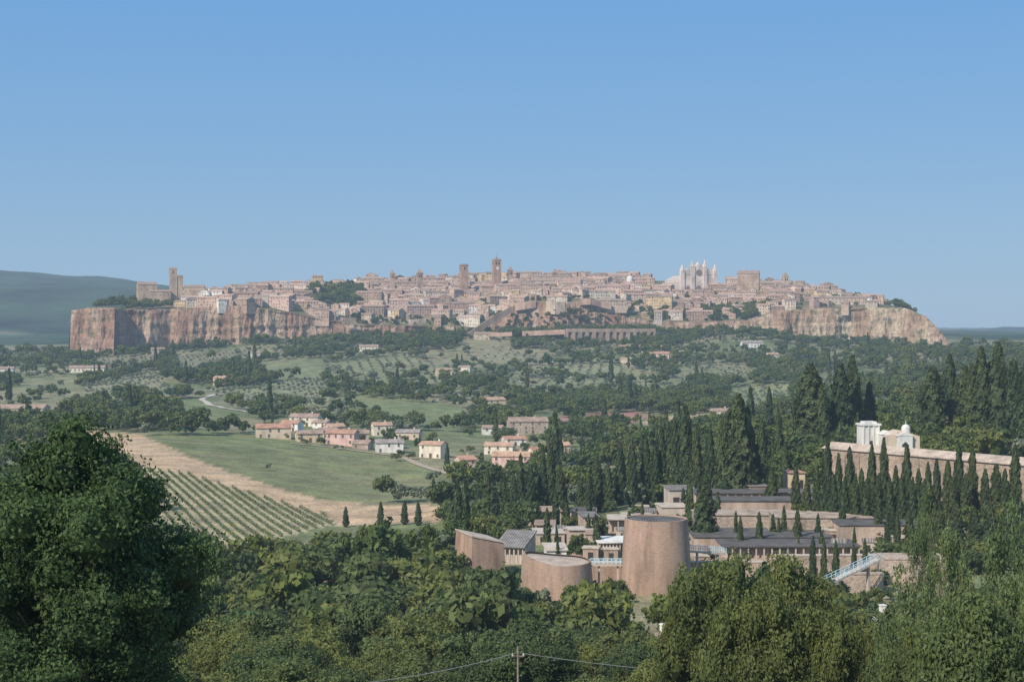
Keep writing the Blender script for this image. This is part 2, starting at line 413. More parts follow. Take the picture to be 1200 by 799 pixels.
for off in np.arange(10,345,17.5):
    x=-475.0
    if row%2: x+=6
    while x<515:
        bigb=rng.random()<.16
        w=rng.uniform(22,40) if bigb else rng.uniform(8,19)
        xc=x+w/2;f=float(np.interp(xc,fx,fd));d=f+off+rng.uniform(-6,6)
        x+=w+rng.choice([-1.5,-.5,0,0,1,3,6])
        if d>2325: continue
        u=xc/d*F+600
        if u<212: continue
        if u>1045: continue
        g=float(vnoise(xc/38.+5,d/30.+2))
        if g>.82: continue
        if 363<u<424 and 70<off<230: continue
        if 740<u<905 and off<60 and rng.random()<.45: continue
        if 400<u<590 and off<35 and rng.random()<.4: continue
        if 590<u<735 and off<20 and rng.random()<.35: continue
        if u>930 and off<70 and rng.random()<.55: continue
        if u>950 and rng.random()<.25: continue
        if 760<u<855 and off>190: continue
        h=rng.uniform(4.5,12.5)
        if bigb: h=rng.uniform(9,15)
        if rng.random()<.12: h+=rng.uniform(2,7)
        if off>290: h+=rng.uniform(-3,3)
        if u>980: h*=.7
        if 590<u<735 and off<20: h=min(h,7)
        town.append((d,xc,w,rng.uniform(9,14),h,rng.gauss(0,.28)))
    row+=1
town.sort(key=lambda t:t[0])
mbs=MB();tns=[]
lab=['beige stucco town house with brown tiled roof','pinkish stone town house on the cliff edge','ochre plastered town house under terracotta tiles','brown tuff town house with small windows','tall pale town house among tiled roofs']
for i,(d,x,w,dp,h,rz) in enumerate(town):
    wc=rng.choice(WALLT);k=rng.uniform(.75,1.2);wc=tuple(c*k for c in wc);rc=rng.choice(ROOFT);k=rng.uniform(.85,1.2);rc=tuple(c*k for c in rc)
    if rng.random()<.06: wc=(.78,.73,.65)
    z=float(pz(x,d-dp/2))
    al=True if w>20 else rng.random()<.65
    if i<290:
        mb=MB();tn=[];town_arrays(mb,tn,w,dp,h,0,(0,0,0),wc,rc,rng,al)
        L=lab[4] if h>13 else lab[2] if (wc[0]>wc[2]*2.1) else lab[1] if i<60 else lab[3] if wc[0]<.44 else lab[0]
        mkobj('town_house',mb.mesh('town_house',[twall,troof,tglass],tn),None,(x,d,z),rz,L,'house','houses of the old hill town')
    else:
        town_arrays(mbs,tns,w,dp,h,rz,(x,d,z),wc,rc,rng,al)
mkobj('town_houses',mbs.mesh('town_houses',[twall,troof,tglass],tns),kind='stuff',label='dense tiled roofs and walls of the old town',cat='houses')

# ---------------------------------------------------------------- landmark helpers
def thing(name,label,cat,loc,rz=0,group=None):
    return mkobj(name,None,None,loc,rz,label,cat,group)
def part(name,mb,mats,parent,loc=(0,0,0),rz=0,label=None):
    return mkobj(name,mb.mesh(name,mats),parent,loc,rz,label)
brown=colmat('town_brown_stone',(.48,.35,.26),'stone');brick=colmat('tower_brick',(.47,.30,.22),'brick')
pale=colmat('pale_marble',(.66,.55,.48),'stripe');tile=colmat('terracotta',(.46,.26,.18),'roof');tileb=colmat('brown_tile',(.38,.27,.21),'roof')
dark=tglass;beige=colmat('beige_plaster',(.62,.50,.38));white=colmat('white_plaster',(.76,.73,.67));metal=colmat('grey_metal',(.3,.3,.31),'metal')
def tower(u,d,vtop,w,label,mat,cren=True,antenna=False,openings=2,spire=False,name='bell_tower'):
    x=(u-600)/F*d;z0=float(pz(x,d)) ;zt_=ZC+(VH-vtop)/F*d;h=zt_-z0
    t=thing(name,label,'tower',(x,d,z0),.25)
    mb=MB();mb.box(-w/2,w/2,-w/2,w/2,-5,h-3);mb.box(-w/2-.5,w/2+.5,-w/2-.5,w/2+.5,h-3.0,h-2.0)
    if cren:
        n=4
        for i in range(n):
            a=-w/2+(i+.25)*w/n;
            for s in (-1,1):
                mb.box(a,a+w/n*.5,s*w/2-.4,s*w/2+.4,h-2,h-.4)
        mb.box(-w/2+.2,w/2-.2,-w/2+.2,w/2-.2,h-2,h-1.4)
    part('wall',mb,[mat],t)
    for s in range(openings):
        cx=(s-(openings-1)/2)*w*.36
        m2=MB();pts=[(-w*.09,0),(w*.09,0),(w*.09,2.6),(w*.06,3.3),(0,3.6),(-w*.06,3.3),(-w*.09,2.6)]
        m2.exty(pts,-.12,.12);part('belfry_opening',m2,[dark],t,(cx,-w/2,h-8.5))
        m2=MB();m2.exty(pts,-.12,.12);part('belfry_opening',m2,[dark],t,(-w/2,cx,h-8.5),math.pi/2)
    if antenna:
        m3=MB();m3.box(-1.1,1.1,-1.1,1.1,h-1.6,h+2);m3.frus(0,0,.25,.1,h+2,h+9,8);part('bell_frame',m3,[metal],t)
    if spire:
        m3=MB();m3.frus(0,0,w*.74,.1,h-2,h+4,4);o=part('roof',m3,[tileb],t);o.rotation_euler=(0,0,math.pi/4)
    return t,h
t,h=tower(582,2180,303,10.8,'tall square clock tower with crenellated top and antenna',brick,antenna=True)
mb=MB();mb.frus(0,0,2.1,2.1,-.15,.15,24);o=part('clock_face',mb,[white],t,(0,-5.5,h-14));o.rotation_euler=(math.pi/2,0,0)
tower(543.5,2170,309,10.8,'plain square brick tower rising over the roofs',brick,openings=1,name='brick_tower')
tower(492,2200,318,8,'small brown bell tower with pointed roof',brown,cren=False,spire=True)
tan=colmat('tan_stone',(.54,.40,.29),'stone')
tower(203,2010,313,9.5,'tan stone church tower beside the cliff edge',tan,openings=1)
tower(211,2012,322,7,'ruined tan stone turret joined to church tower',tan,openings=0)
tower(598,2190,315,6,'slim belfry beside tall clock tower',brown,cren=False,spire=True)
tower(920,2200,322,8,'small belfry on tiled town roofs',beige,cren=False,spire=True)
tower(460,2200,319,6,'thin chimney-like belfry over houses',brown,cren=False,spire=True)
tower(650,2210,318,7,'low bell gable over town roofs',brown,cren=False,spire=True)
def gable_house(name,label,cat,loc,rz,w,dp,h,wm,rm,floors=2,win=True,chim=True,rise=None,door=True,down=3,group=None,arched=False,winmat=None,density=3.4,sideL=True,hip=False,jit=0):
    t=thing(name,label,cat,loc,rz,group)
    rise=dp*.5*.36 if rise is None else rise
    mb=MB();mb.extx([(-dp/2,-down),(dp/2,-down),(dp/2,h),(0,h+rise),(-dp/2,h)],-w/2,w/2);part('wall',mb,[wm],t)
    mb=MB();o=.5;e=h-o*rise/(dp/2)
    mb.extx([(-dp/2-o,e+.03),(0,h+rise+.06),(dp/2+o,e+.03),(dp/2+o,e+.28),(0,h+rise+.32),(-dp/2-o,e+.28)],-w/2-.45,w/2+.45);part('roof',mb,[rm],t)
    if win:
        key='winmesh'
        if key not in MATS:
            m2=MB();m2.box(-.45,.45,-.06,.04,-.65,.65,0);m2.box(-.55,-.45,-.12,.04,-.75,.75,1);m2.box(.45,.55,-.12,.04,-.75,.75,1);m2.box(-.45,.45,-.12,.04,.65,.75,1);m2.box(-.6,.6,-.2,.04,-.87,-.75,1);m2.box(-.03,.03,-.09,.04,-.65,.65,1)
            MATS[key]=m2.mesh('window',[colmat('window_glass',(.07,.075,.08),'glass'),colmat('window_frame',(.42,.36,.3))])
            m2=MB();m2.box(-.6,.6,-.08,.04,0,2.2,0);m2.box(-.75,-.6,-.14,.04,0,2.35,1);m2.box(.6,.75,-.14,.04,0,2.35,1);m2.box(-.6,.6,-.14,.04,2.2,2.35,1)
            MATS['doormesh']=m2.mesh('door',[colmat('door_wood',(.16,.09,.055)),colmat('window_frame',(.42,.36,.3))])
        nx=max(2,int(w/density))
        for fl in range(floors):
            z=(fl+.55)*h/floors
            for i in range(nx):
                if jit and rng.random()<.25: continue
                cx=-w/2+(i+.5)*w/nx+rng.uniform(-jit,jit)
                if fl==0 and door and i==nx//2:
                    mkobj('door',MATS['doormesh'],t,(cx,-dp/2,0.05));continue
                mkobj('window',MATS['winmesh'],t,(cx,-dp/2,z))
            if sideL:
                ny=max(1,int(dp/4))
                for i in range(ny):
                    if jit and rng.random()<.4: continue
                    mkobj('window',MATS['winmesh'],t,(-w/2,-dp/2+(i+.5)*dp/ny,z),-math.pi/2)
    if chim:
        m3=MB();m3.box(-.4,.4,-.4,.4,-1.2,1.5);m3.box(-.5,.5,-.5,.5,1.5,1.65);part('chimney',m3,[wm],t,(w*.22,dp*.15,h+rise*.7))
    return t
def on_plateau(u,d): x=(u-600)/F*d; return Vector((x,d,float(pz(x,d))))
def hgt(loc,vtop): return ZC+(VH-vtop)/F*loc.y-loc.z
l_=on_plateau(172,2020)
gable_house('stone_church','tan stone church with tiled roof on cliff top','church',l_,.35,24,20,max(8,hgt(l_,331)-3),tan,tileb,2,density=7,chim=False,down=9)
l_=on_plateau(188,1995)
gable_house('stone_convent','low brown convent wing with tiled roof','building',l_,.2,26,13,max(6,hgt(l_,340)-2),brown,tileb,2,density=5,down=9)
l_=on_plateau(228,1985)
gable_house('stone_convent','brown stone convent block beside church tower','building',l_,.15,26,16,max(8,hgt(l_,334)-3),tan,tileb,2,density=5,down=9)
l_=on_plateau(877,2150)
gable_house('palace','large brown stone palace with tiled roof','building',l_,-.2,30,26,max(12,hgt(l_,317)-5),brown,tileb,3,density=6)
l_=on_plateau(632,2170)
gable_house('town_palace','broad ochre palace above the houses','building',l_,.1,24,18,max(10,hgt(l_,322)-3),beige,tileb,3,density=5)
l_=on_plateau(702,2200)
gable_house('town_palace','large plain building with long tiled roof','building',l_,.1,44,18,max(10,hgt(l_,325)-3),beige,tileb,3,density=5)
l_=on_plateau(985,2030)
gable_house('hospital_block','long flat-fronted pale building near cliff edge','building',l_,.05,62,14,8,colmat('pinkwall',(.62,.48,.37)),tileb,2,density=5)
# cathedral
cp=on_plateau(818,2180);cz=ZC+(VH-304)/F*2180-cp.z
t=thing('cathedral','pale gothic cathedral with gabled facade and four pinnacles','cathedral',cp,.30)
S=cz/52.;t.scale=(1.2,1.2,1)
fm_=colmat('facade_marble',(.78,.64,.56),'stone')
mb=MB()
mb.box(-22,22,-2,3,-6,30*S)
for cx,w,hb,hp in ((-14,11,32,39),(0,15,37,48),(14,11,32,39)):
    mb.exty([(cx-w/2,30*S-.01),(cx+w/2,30*S-.01),(cx+w/2,hb*S),(cx,hp*S),(cx-w/2,hb*S)],-2.4,2)
part('facade',mb,[fm_],t)
for cx,hh in ((-21,46),(-8,52),(8,52),(21,46)):
    mb=MB();mb.box(-2.3,2.3,-2.3,2.3,-6,(hh-11)*S);mb.frus(0,0,2.9,2.9,(hh-11)*S,(hh-10)*S,8);mb.frus(0,0,2.5,.2,(hh-10)*S,hh*S,8)
    for sx_ in (-1.9,1.9):
        for sy_ in (-1.9,1.9): mb.frus(sx_,sy_,.6,.05,(hh-11)*S,(hh-7)*S,6)
    part('pinnacle',mb,[fm_],t,(cx,-1.2,0))
mb=MB();mb.frus(0,0,4,4,-.2,.2,24);o=part('rose_window',mb,[colmat('rose_dark',(.28,.21,.18))],t,(0,-2.6,33*S));o.rotation_euler=(math.pi/2,0,0)
for cx,w in ((-14,3),(0,4.2),(14,3)):
    mb=MB();mb.exty([(-w,0),(w,0),(w,9),(w*.6,12),(0,14),(-w*.6,12),(-w,9)],-.2,.2);part('portal',mb,[MATS['rose_dark']],t,(cx,-2.15,0))
mb=MB();mb.extx([(-11,0),(11,0),(11,28*S),(0,35*S),(-11,28*S)],0,72);part('nave',mb,[pale],t,(0,3,-4),math.pi/2)
mb=MB()
for s in (-1,1): mb.box(11.05 if s>0 else -18,18 if s>0 else -11.05,3.1,68,-6,20*S)
part('aisle',mb,[pale],t)
dp_=on_plateau(738,2210)
t=thing('domed_chapel','small chapel with pale round dome','church',dp_,0)
mb=MB();mb.box(-7,7,-6,6,-5,12);part('wall',mb,[beige],t)
mb=MB();mb.frus(0,0,4.6,4.6,12,15.5,16)
pr=4.6;pz0=15.5
for i in range(1,6):
    a=i/5*math.pi/2;r=4.6*math.cos(a)+.05;z=15.5+4.6*math.sin(a);mb.frus(0,0,pr,r,pz0,z,16,cap=False);pr=r;pz0=z
mb.frus(0,0,.5,.1,pz0,pz0+3,8);part('dome',mb,[white],t)
def wall_run(name,label,pts,thick,mats,hang,raw=False):
    mb=MB()
    for a_,b_ in zip(pts[:-1],pts[1:]):
        p=a_ if raw else P(*a_);q=b_ if raw else P(*b_);n=Vector((-(q.y-p.y),q.x-p.x,0)).normalized()*thick
        if n.y<0:n=-n
        a0=p-Vector((0,0,hang));a1=q-Vector((0,0,hang))
        bt=n*(-.12*hang/thick)
        mb.hexa([a0+bt,a1+bt,a1+n,a0+n,p,q,q+n,p+n])
    o=Vector(mb.v[0])
    mb.v=[tuple(Vector(v)-o) for v in mb.v]
    return mkobj(name,mb.mesh(name,mats),None,o,0,label,'wall')
cw=colmat('fort_wall',(.48,.33,.25),'stone');pw=colmat('pale_wall',(.54,.42,.33),'stone')
def edge_wall(u0,u1,n,hang,label,mat,h0=3,jag=4):
    pts=[]
    for i in range(n+1):
        x=((u0+(u1-u0)*i/n)-600)/F*1985;d=float(np.interp(x,fx,fd))-3-jag*(i%2);pts.append(Vector((x,d,float(np.interp(x,fx,zt))+h0)))
    wall_run('city_wall',label,pts,2,[mat],hang,raw=True)
edge_wall(604,628,2,10,'weathered reddish city wall on the rock edge',cw,2,3)
edge_wall(640,662,2,16,'tall weathered wall section above rock',pw,1,4)
edge_wall(680,716,3,8,'low weathered wall crowning reddish rock',cw,3,3)
def wall_slope(u0,u1,off,h,label,mat=pw):
    pts=[]
    for i in range(5):
        u=u0+(u1-u0)*i/4;x=(u-600)/F*2020;d=float(np.interp(x,fx,fd))+off+4*math.sin(i*1.7);pts.append(Vector((x,d,float(pz(x,d))+h)))
    wall_run('terrace_wall',label,pts,1.5,[mat],h+6,raw=True)
wall_slope(430,500,14,5,'pale stone terrace wall below the houses');wall_slope(505,560,30,6,'pale stone terrace wall under town gardens')
wall_slope(740,800,20,5,'stone terrace wall among trees');wall_slope(810,880,45,7,'reddish stone bastion wall on the slope',cw);wall_slope(730,770,60,6,'stone terrace wall below roofs',cw)
wall_slope(365,420,12,4,'reddish terrace wall at cliff edge',cw)
wall_run('ramp_wall','dark sloping ramp wall climbing to the town',[(549,390,1945),(573,374,1962),(600,359,1978)],3,[colmat('ramp_stone',(.30,.22,.17),'stone')],8)
wall_run('retaining_wall','long pale retaining wall of the approach road',[(572,390,1905),(600,389,1903)],4,[cw],5)
wall_run('retaining_wall','low retaining wall beside the approach road',[(612,388,1901),(640,387,1897),(662,386,1893)],4,[cw],6)
def arcade(u0,u1,vt,d0,d1,hpx,n,label):
    p=P(u0,vt,d0);q=P(u1,vt,d1);L=(q-p).length;rz=math.atan2(q.y-p.y,q.x-p.x);h=hpx*d0/F
    t=thing('arcade_wall',label,'wall',(p.x,p.y,p.z-h),rz)
    mb=MB();bw=L/n;mb.box(0,L,3,5,-10,h);mb.box(0,L,-.6,3,h-4,h)
    for i in range(n+1):
        x=i*bw;mb.box(x-bw*.24,x+bw*.24,-.5,3,-10,h-4)
    for i in range(n):
        x0=i*bw+bw*.24;x1=(i+1)*bw-bw*.24;r=(x1-x0)/2;zc=h-4-r-.3;seg=8
        for k in range(seg):
            a0=math.pi*k/seg;a1=math.pi*(k+1)/seg
            xa=(x0+x1)/2-r*math.cos(a0);xb=(x0+x1)/2-r*math.cos(a1);za=zc+r*math.sin(a0);zb_=zc+r*math.sin(a1)
            mb.hexa([(xa,-.3,za),(xb,-.3,zb_),(xb,2.9,zb_),(xa,2.9,za),(xa,-.3,h-4),(xb,-.3,h-4),(xb,2.9,h-4),(xa,2.9,h-4)])
    part('wall',mb,[colmat('arcade_stone',(.42,.31,.235),'stone')],t)
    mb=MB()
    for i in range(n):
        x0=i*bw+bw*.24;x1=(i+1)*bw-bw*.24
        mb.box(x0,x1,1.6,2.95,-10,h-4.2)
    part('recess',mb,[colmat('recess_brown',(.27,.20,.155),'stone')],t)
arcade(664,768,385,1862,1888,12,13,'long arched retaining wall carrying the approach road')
gable_house('farm_house','long building with red roof under the town','house',ground_at(750,413)+Vector((0,0,1)),.05,50,12,5,beige,tile,1,density=6)
gable_house('farm_house','red roofed house among trees below arcade','house',ground_at(772,421),-.2,24,12,6,beige,tile,2)

# ---------------------------------------------------------------- middle houses
WM={'pink':colmat('pink_plaster',(.70,.47,.41)),'cream':colmat('cream_plaster',(.76,.68,.54)),'white':white,'ochre':colmat('ochre_plaster',(.68,.53,.36)),'orange':colmat('orange_plaster',(.64,.43,.31)),'stone':colmat('house_stone',(.48,.38,.31),'stone'),'grey':colmat('grey_plaster',(.54,.49,.44)),'beige':beige}
RM={'red':tile,'brown':tileb,'grey':colmat('grey_tile',(.35,.30,.27),'roof'),'orange':colmat('orange_tile',(.50,.32,.22),'roof')}
HS=[(320,513,40,17,'beige','red',.15,2,'pale farmhouse with red tiled roof'),
(358,499,34,15,'cream','brown',-.1,2,'cream farmhouse standing above its neighbours'),
(362,518,30,14,'ochre','brown',.2,2,'ochre house with brown tiled roof'),
(342,505,22,13,'white','red',-.2,2,'small white house in the hamlet'),
(401,521,35,19,'pink','red',-.15,2,'bright pink house with red roof'),
(384,513,20,12,'cream','brown',.2,2,'small cream house between pink houses'),
(378,502,18,10,'white','brown',-.3,2,'white cottage above the hamlet'),
(447,511,22,18,'cream','orange',.2,2,'narrow cream house with orange roof'),
(425,526,20,9,'stone','brown',-.2,1,'stone barn with brown roof'),
(456,530,32,16,'white','grey',.1,2,'white house with greyish tiled roof'),
(479,515,27,12,'beige','grey',-.1,1,'low house with grey roof'),
(508,536,28,21,'cream','orange',-.3,3,'tall cream villa with orange roof'),
(424,514,16,9,'stone','brown',.1,1,'small stone shed by the houses'),
(564,559,38,15,'white','brown',.1,2,'long white house with tiled roof'),
(586,532,34,14,'cream','orange',-.15,2,'cream terrace house with orange roof'),
(600,546,44,17,'pink','orange',-.1,2,'long pink terrace with orange tiled roof'),
(632,538,22,15,'cream','red',.2,2,'small cream house with red roof'),
(577,509,24,11,'white','brown',.1,2,'white house half hidden by trees'),
(602,522,26,11,'white','red',.2,2,'white house behind the terrace'),
(618,508,45,20,'stone','brown',.12,3,'large stone farm building with brown roof'),
(577,478,27,13,'ochre','orange',.3,2,'ochre house with bright orange roof'),
(259,452,15,13,'orange','orange',-.3,2,'isolated orange house on the hillside'),
(103,436,40,7,'cream','brown',.05,1,'long low cream farmhouse'),
(26,485,58,9,'beige','brown',-.05,1,'broad house with wide brown roof'),
(4,438,24,8,'white','brown',.1,1,'small white farmhouse among trees'),
(432,411,22,7,'cream','brown',.1,1,'small house on wooded slope'),
(568,398,24,9,'beige','brown',.1,2,'beige house below the ramp wall'),
(520,440,18,9,'beige','orange',.2,2,'small house on terraced slope'),
(545,436,14,8,'cream','brown',-.2,1,'little cream house on the slope'),
(881,407,24,7,'white','grey',.1,1,'white modern building on the wooded slope'),
(185,415,16,8,'stone','brown',.2,2,'stone house near the cliff foot'),
(320,398,20,7,'beige','brown',.0,1,'low beige house under the cliff'),
(905,420,14,7,'cream','orange',.3,1,'small cream house in the woods'),
(845,487,24,8,'cream','brown',.1,1,'low cream farm building beside tan field'),
(545,545,20,9,'beige','red',.3,1,'small red roofed outbuilding'),
(655,530,22,12,'beige','orange',.2,2,'beige house beside tall trees'),
(300,418,12,6,'cream','brown',.2,1,'small pale house under the cliff'),
(735,425,14,6,'beige','orange',-.2,1,'small house on the olive slope'),
(392,506,20,9,'beige','orange',.3,1,'small outbuilding behind pink house')]
HP=[]
for (u,v,wp,hp,wm,rm,rz,fl,lb) in HS:
    g=ground_at(u,v);s=g.y/F;w=wp*s;h=max(2.8,hp*s*.72);dp=min(max(8,w*.55),13)
    gable_house('farm_house' if u<500 else 'village_house',lb,'house',g,rz*1.4,w,dp,h,WM[wm],RM[rm],fl,density=3.9,jit=.35)
    HP.append((g.x,g.y,w))
# ---------------------------------------------------------------- cemetery
cb=colmat('drum_brick',(.41,.285,.215),'brick');cbl=colmat('light_brick',(.50,.38,.30),'brick');conc=colmat('concrete',(.54,.455,.38));droof=colmat('dark_roof',(.135,.125,.118),'flatroof')
groof=colmat('grey_roof',(.23,.21,.195),'flatroof');bluem=colmat('blue_metal',(.5,.68,.76),'metal');trav=colmat('tuff_wall',(.45,.355,.28),'stone');proof=colmat('tan_flat_roof',(.43,.34,.27),'flatroof')
p=P(769,702,330);z0=G(p.x,p.y)-1;hh=P(0,607,330).z-z0
t=thing('brick_drum','round tapering brick drum tower with dark flat top','tower',(p.x,p.y,z0))
mb=MB();n=72;r0=8.0;r1=6.75
mb.frus(0,0,r0,r1,-2,hh,n,0,cap=False);mb.frus(0,0,r1-.5,r1-.5,hh-1.2,hh,n,0,cap=False)
for i in range(n):
    a=2*math.pi*i/n;b_=2*math.pi*(i+1)/n
    mb.face([(r1*math.cos(a),r1*math.sin(a),hh),(r1*math.cos(b_),r1*math.sin(b_),hh),((r1-.5)*math.cos(b_),(r1-.5)*math.sin(b_),hh),((r1-.5)*math.cos(a),(r1-.5)*math.sin(a),hh)])
part('wall',mb,[cb],t)
mb=MB();mb.frus(0,0,r1-.52,r1-.52,hh-1.2,hh-.25,n);part('roof',mb,[droof],t)
p=P(653,695,322);z0=G(p.x,p.y)-2;hh=P(0,655,322).z-z0
t=thing('curved_brick_bastion','low curved brick bastion with slanted top edge','wall',(p.x,p.y+2,z0))
fz_=lambda x,y:hh-.16*x+.03*y-1.0*math.cos((x+2)*.28)*.6
mb=MB();mb.frus(0,0,8.2,7.2,-2,hh,64,0,cap=False,fz=fz_)
for i in range(64):
    a=2*math.pi*i/64;b_=2*math.pi*(i+1)/64
    mb.face([(r*math.cos(c_),r*math.sin(c_),fz_(7.2*math.cos(c_),7.2*math.sin(c_))) for r,c_ in ((7.2,a),(7.2,b_),(6.75,b_),(6.75,a))])
part('wall',mb,[cb],t)
mb=MB();mb.frus(0,0,6.73,6.73,hh-3,hh,64,fz=lambda x,y:fz_(x,y)-.35);part('roof',mb,[colmat('pinkish_gravel',(.50,.40,.32))],t)
p=P(563,662,345);z0=G(p.x,p.y)-2;zt_=P(0,629,345).z-z0
t=thing('angular_brick_bastion','angular brick bastion with sloping walls and pale cap','building',(p.x,p.y,z0),.42)
mb=MB();a=4.5;mb.hexa([(-a,-5,-2),(a,-5,-2),(a,6,-2),(-a,6,-2),(-a+1,-3.6,zt_+.6),(a-.5,-4.0,zt_-1.2),(a-.5,6,zt_-.9),(-a+1,6,zt_+1)])
part('wall',mb,[cb],t)
mb=MB();mb.hexa([(-a+.8,-3.8,zt_+.65),(a-.3,-4.2,zt_-1.15),(a-.3,6.2,zt_-.85),(-a+.8,6.2,zt_+1.05),(-a+.8,-3.8,zt_+.95),(a-.3,-4.2,zt_-.85),(a-.3,6.2,zt_-.55),(-a+.8,6.2,zt_+1.35)])
part('roof',mb,[colmat('cap_stone',(.56,.46,.38))],t)
def fblock(name,label,u0,u1,h,d,dep,wm,rm,rz=0,ncol=0,slope=0,cat='building',over=.4,nwin=0,lift=0):
    xc=((u0+u1)/2-600)/F*d;w=(u1-u0)*d/F
    gg=[G(xc-w/2,d),G(xc+w/2,d),G(xc,d),G(xc-w/2,d+dep),G(xc+w/2,d+dep)];g=max(gg[:3])+lift;low=min(gg)-g-1
    t=thing(name,label,cat,(xc,d,g),rz,'cemetery buildings')
    mb=MB()
    y0=1.6 if ncol else 0
    mb.hexa([(-w/2,y0,low),(w/2,y0,low),(w/2,dep,low),(-w/2,dep,low),(-w/2,y0,h-.26),(w/2,y0,h-.26),(w/2,dep,h-.26+slope),(-w/2,dep,h-.26+slope)])
    if ncol: mb.box(-w/2,w/2,0,1.59,low,0)
    part('wall',mb,[wm],t)
    mb=MB();o=over;mb.hexa([(-w/2-o,-o,h-.24),(w/2+o,-o,h-.24),(w/2+o,dep+o,h-.24+slope),(-w/2-o,dep+o,h-.24+slope),(-w/2-o,-o,h),(w/2+o,-o,h),(w/2+o,dep+o,h+slope),(-w/2-o,dep+o,h+slope)])
    part('roof',mb,[rm],t)
    if ncol:
        mb=MB();mb.box(-.15,.15,-.15,.15,0,h-.26);me=mb.mesh('column',[conc])
        for i in range(ncol+1): mkobj('column',me,t,(-w/2+.25+i*(w-.5)/ncol,.25,0))
    for i in range(nwin):
        mb=MB();ww=w/nwin*.25;mb.box(-ww,ww,-.06,.05,0,h*.45);part('window',mb,[dark],t,(-w/2+(i+.5)*w/nwin,0,h*.2))
    return t
fblock('burial_gallery','modern gallery with grey slanted roof',580,614,4.2,362,12,conc,groof,-.25,6,2.4)
fblock('burial_chapel','white walled cemetery chapel with flat roof',641,664,5.0,352,6,white,conc,.1,0,.8)
fblock('burial_chapel','narrow brick chapel beside white wall',668,686,6.5,372,6,cbl,conc,.1,0,0,nwin=2)
fblock('burial_gallery','glazed gallery with pale front',702,736,4.2,366,8,conc,white,.1,8,.3)
fblock('burial_chapel','pale cemetery building with plain walls',785,815,6.5,446,9,conc,groof,.1,0,.4,nwin=2)
fblock('cemetery_gatehouse','orange plastered gatehouse with flat roof',880,901,6,440,8,WM['orange'],groof,.1,nwin=2)
fblock('cemetery_gatehouse','ochre lodge among cypresses',926,944,6.5,455,8,WM['ochre'],tile,.1,nwin=2)
gl=['burial gallery with dark ribbed roof and columns','low brick burial gallery with dark roof','burial gallery with tan walls and grey roof','long low brick terrace of burial niches']
for ri,d in enumerate((344,358,374,391,409,430)):
    u=(850 if d<350 else 808 if d<365 else 745 if d<378 else 626)+rng.uniform(-5,8)
    ue=(945 if d<350 else 1000 if d<375 else 1030 if d<395 else 940)
    while u<ue:
        w=rng.uniform(95,170)
        if u<790: w=rng.uniform(18,46)
        sp=rng.uniform(3,12)
        if u<790 and rng.random()<.15: u+=w;continue
        kx=rng.randrange(4) if u<790 else rng.choice([0,1,0,1,3])
        wm_={0:rng.choice([conc,cbl]),1:cbl,2:conc,3:trav}[kx];rm_={0:droof,1:droof,2:groof,3:proof}[kx]
        if u<790: rm_=rng.choice([droof,groof,proof,proof,conc,tileb]);wm_=rng.choice([conc,cbl,trav,cbl,beige])
        hh_=rng.uniform(2.4,2.9)+(rng.uniform(0,2.4) if u<790 else 0)
        fblock('burial_gallery',gl[kx],u,u+w,hh_,d,rng.uniform(9,12),wm_,rm_,rng.uniform(-.015,.02)+(rng.uniform(-.2,.2) if u<790 else 0),int(w/9) if kx in (0,2) else 0,rng.uniform(0,.1),nwin=0 if u>790 else rng.choice([0,0,int(w/11)]),over=.3)
        u+=w+sp
fblock('retaining_wall','brick retaining wall of the cemetery terrace',695,735,4.5,338,2.0,cb,conc,.05,cat='wall',over=.15)
fblock('retaining_wall','long low brick terrace wall',808,900,3.2,337,1.5,cbl,conc,.03,cat='wall',over=.1)
fblock('retaining_wall','long low brick wall of terrace',905,1035,3.0,333,1.5,trav,conc,.03,cat='wall',over=.1)
fblock('retaining_wall','flat brick block at the end of the stair ramp',1038,1110,4.8,318,8,trav,trav,-.03,cat='wall',over=.15)
mbx=MB();mbx.box(-1.3,1.3,-1.1,1.1,-1.5,2.2,0);mbx.extx([(-1.3,2.2),(1.3,2.2),(0,3.1)],-1.4,1.4,1);mbx.box(-.4,.4,-1.16,-1.1,0,1.6,2)
tm=mbx.mesh('family_tomb',[conc,groof,dark]);mbx2=MB();mbx2.box(-1.5,1.5,-1.2,1.2,-1.5,2.6,0);mbx2.box(-1.7,1.7,-1.4,1.4,2.6,2.9,1);mbx2.box(-.5,.5,-1.26,-1.2,0,1.9,2)
tm2=mbx2.mesh('family_tomb',[cbl,conc,dark])
for i in range(70):
    u=rng.uniform(625,1060);d=rng.choice([349,366,383,401,421,445])+rng.uniform(-2,5)
    x=(u-600)/F*d;z=G(x,d)
    mkobj('family_tomb',rng.choice([tm,tm2]),None,(x,d,z),rng.uniform(-.2,.2),'small stone family tomb in the cemetery','tomb','family tombs in the cemetery',scale=(rng.uniform(.8,1.3),)*3)
# long wall building
p=P(975,525,432);q=P(1215,545,376);q.z=p.z;L=(q-p).length;rz=math.atan2(q.y-p.y,q.x-p.x);c_=(p+q)/2;hb=9
wallb=colmat('weathered_wall',(.40,.31,.24),'stone')
t=gable_house('cemetery_wall_building','long brown tuff building with pale tiled roof','building',(c_.x+1,c_.y+3,c_.z-hb),rz,L,7,hb,wallb,colmat('pale_tile',(.50,.40,.32),'roof'),1,win=False,chim=False,rise=1.3,down=9)
for i in range(13):
    mb=MB();mb.box(-.18,.18,-.35,.03,-5,hb-1.4);part('buttress',mb,[wallb],t,(-L/2+(i+.5)*L/13,-3.5,0))
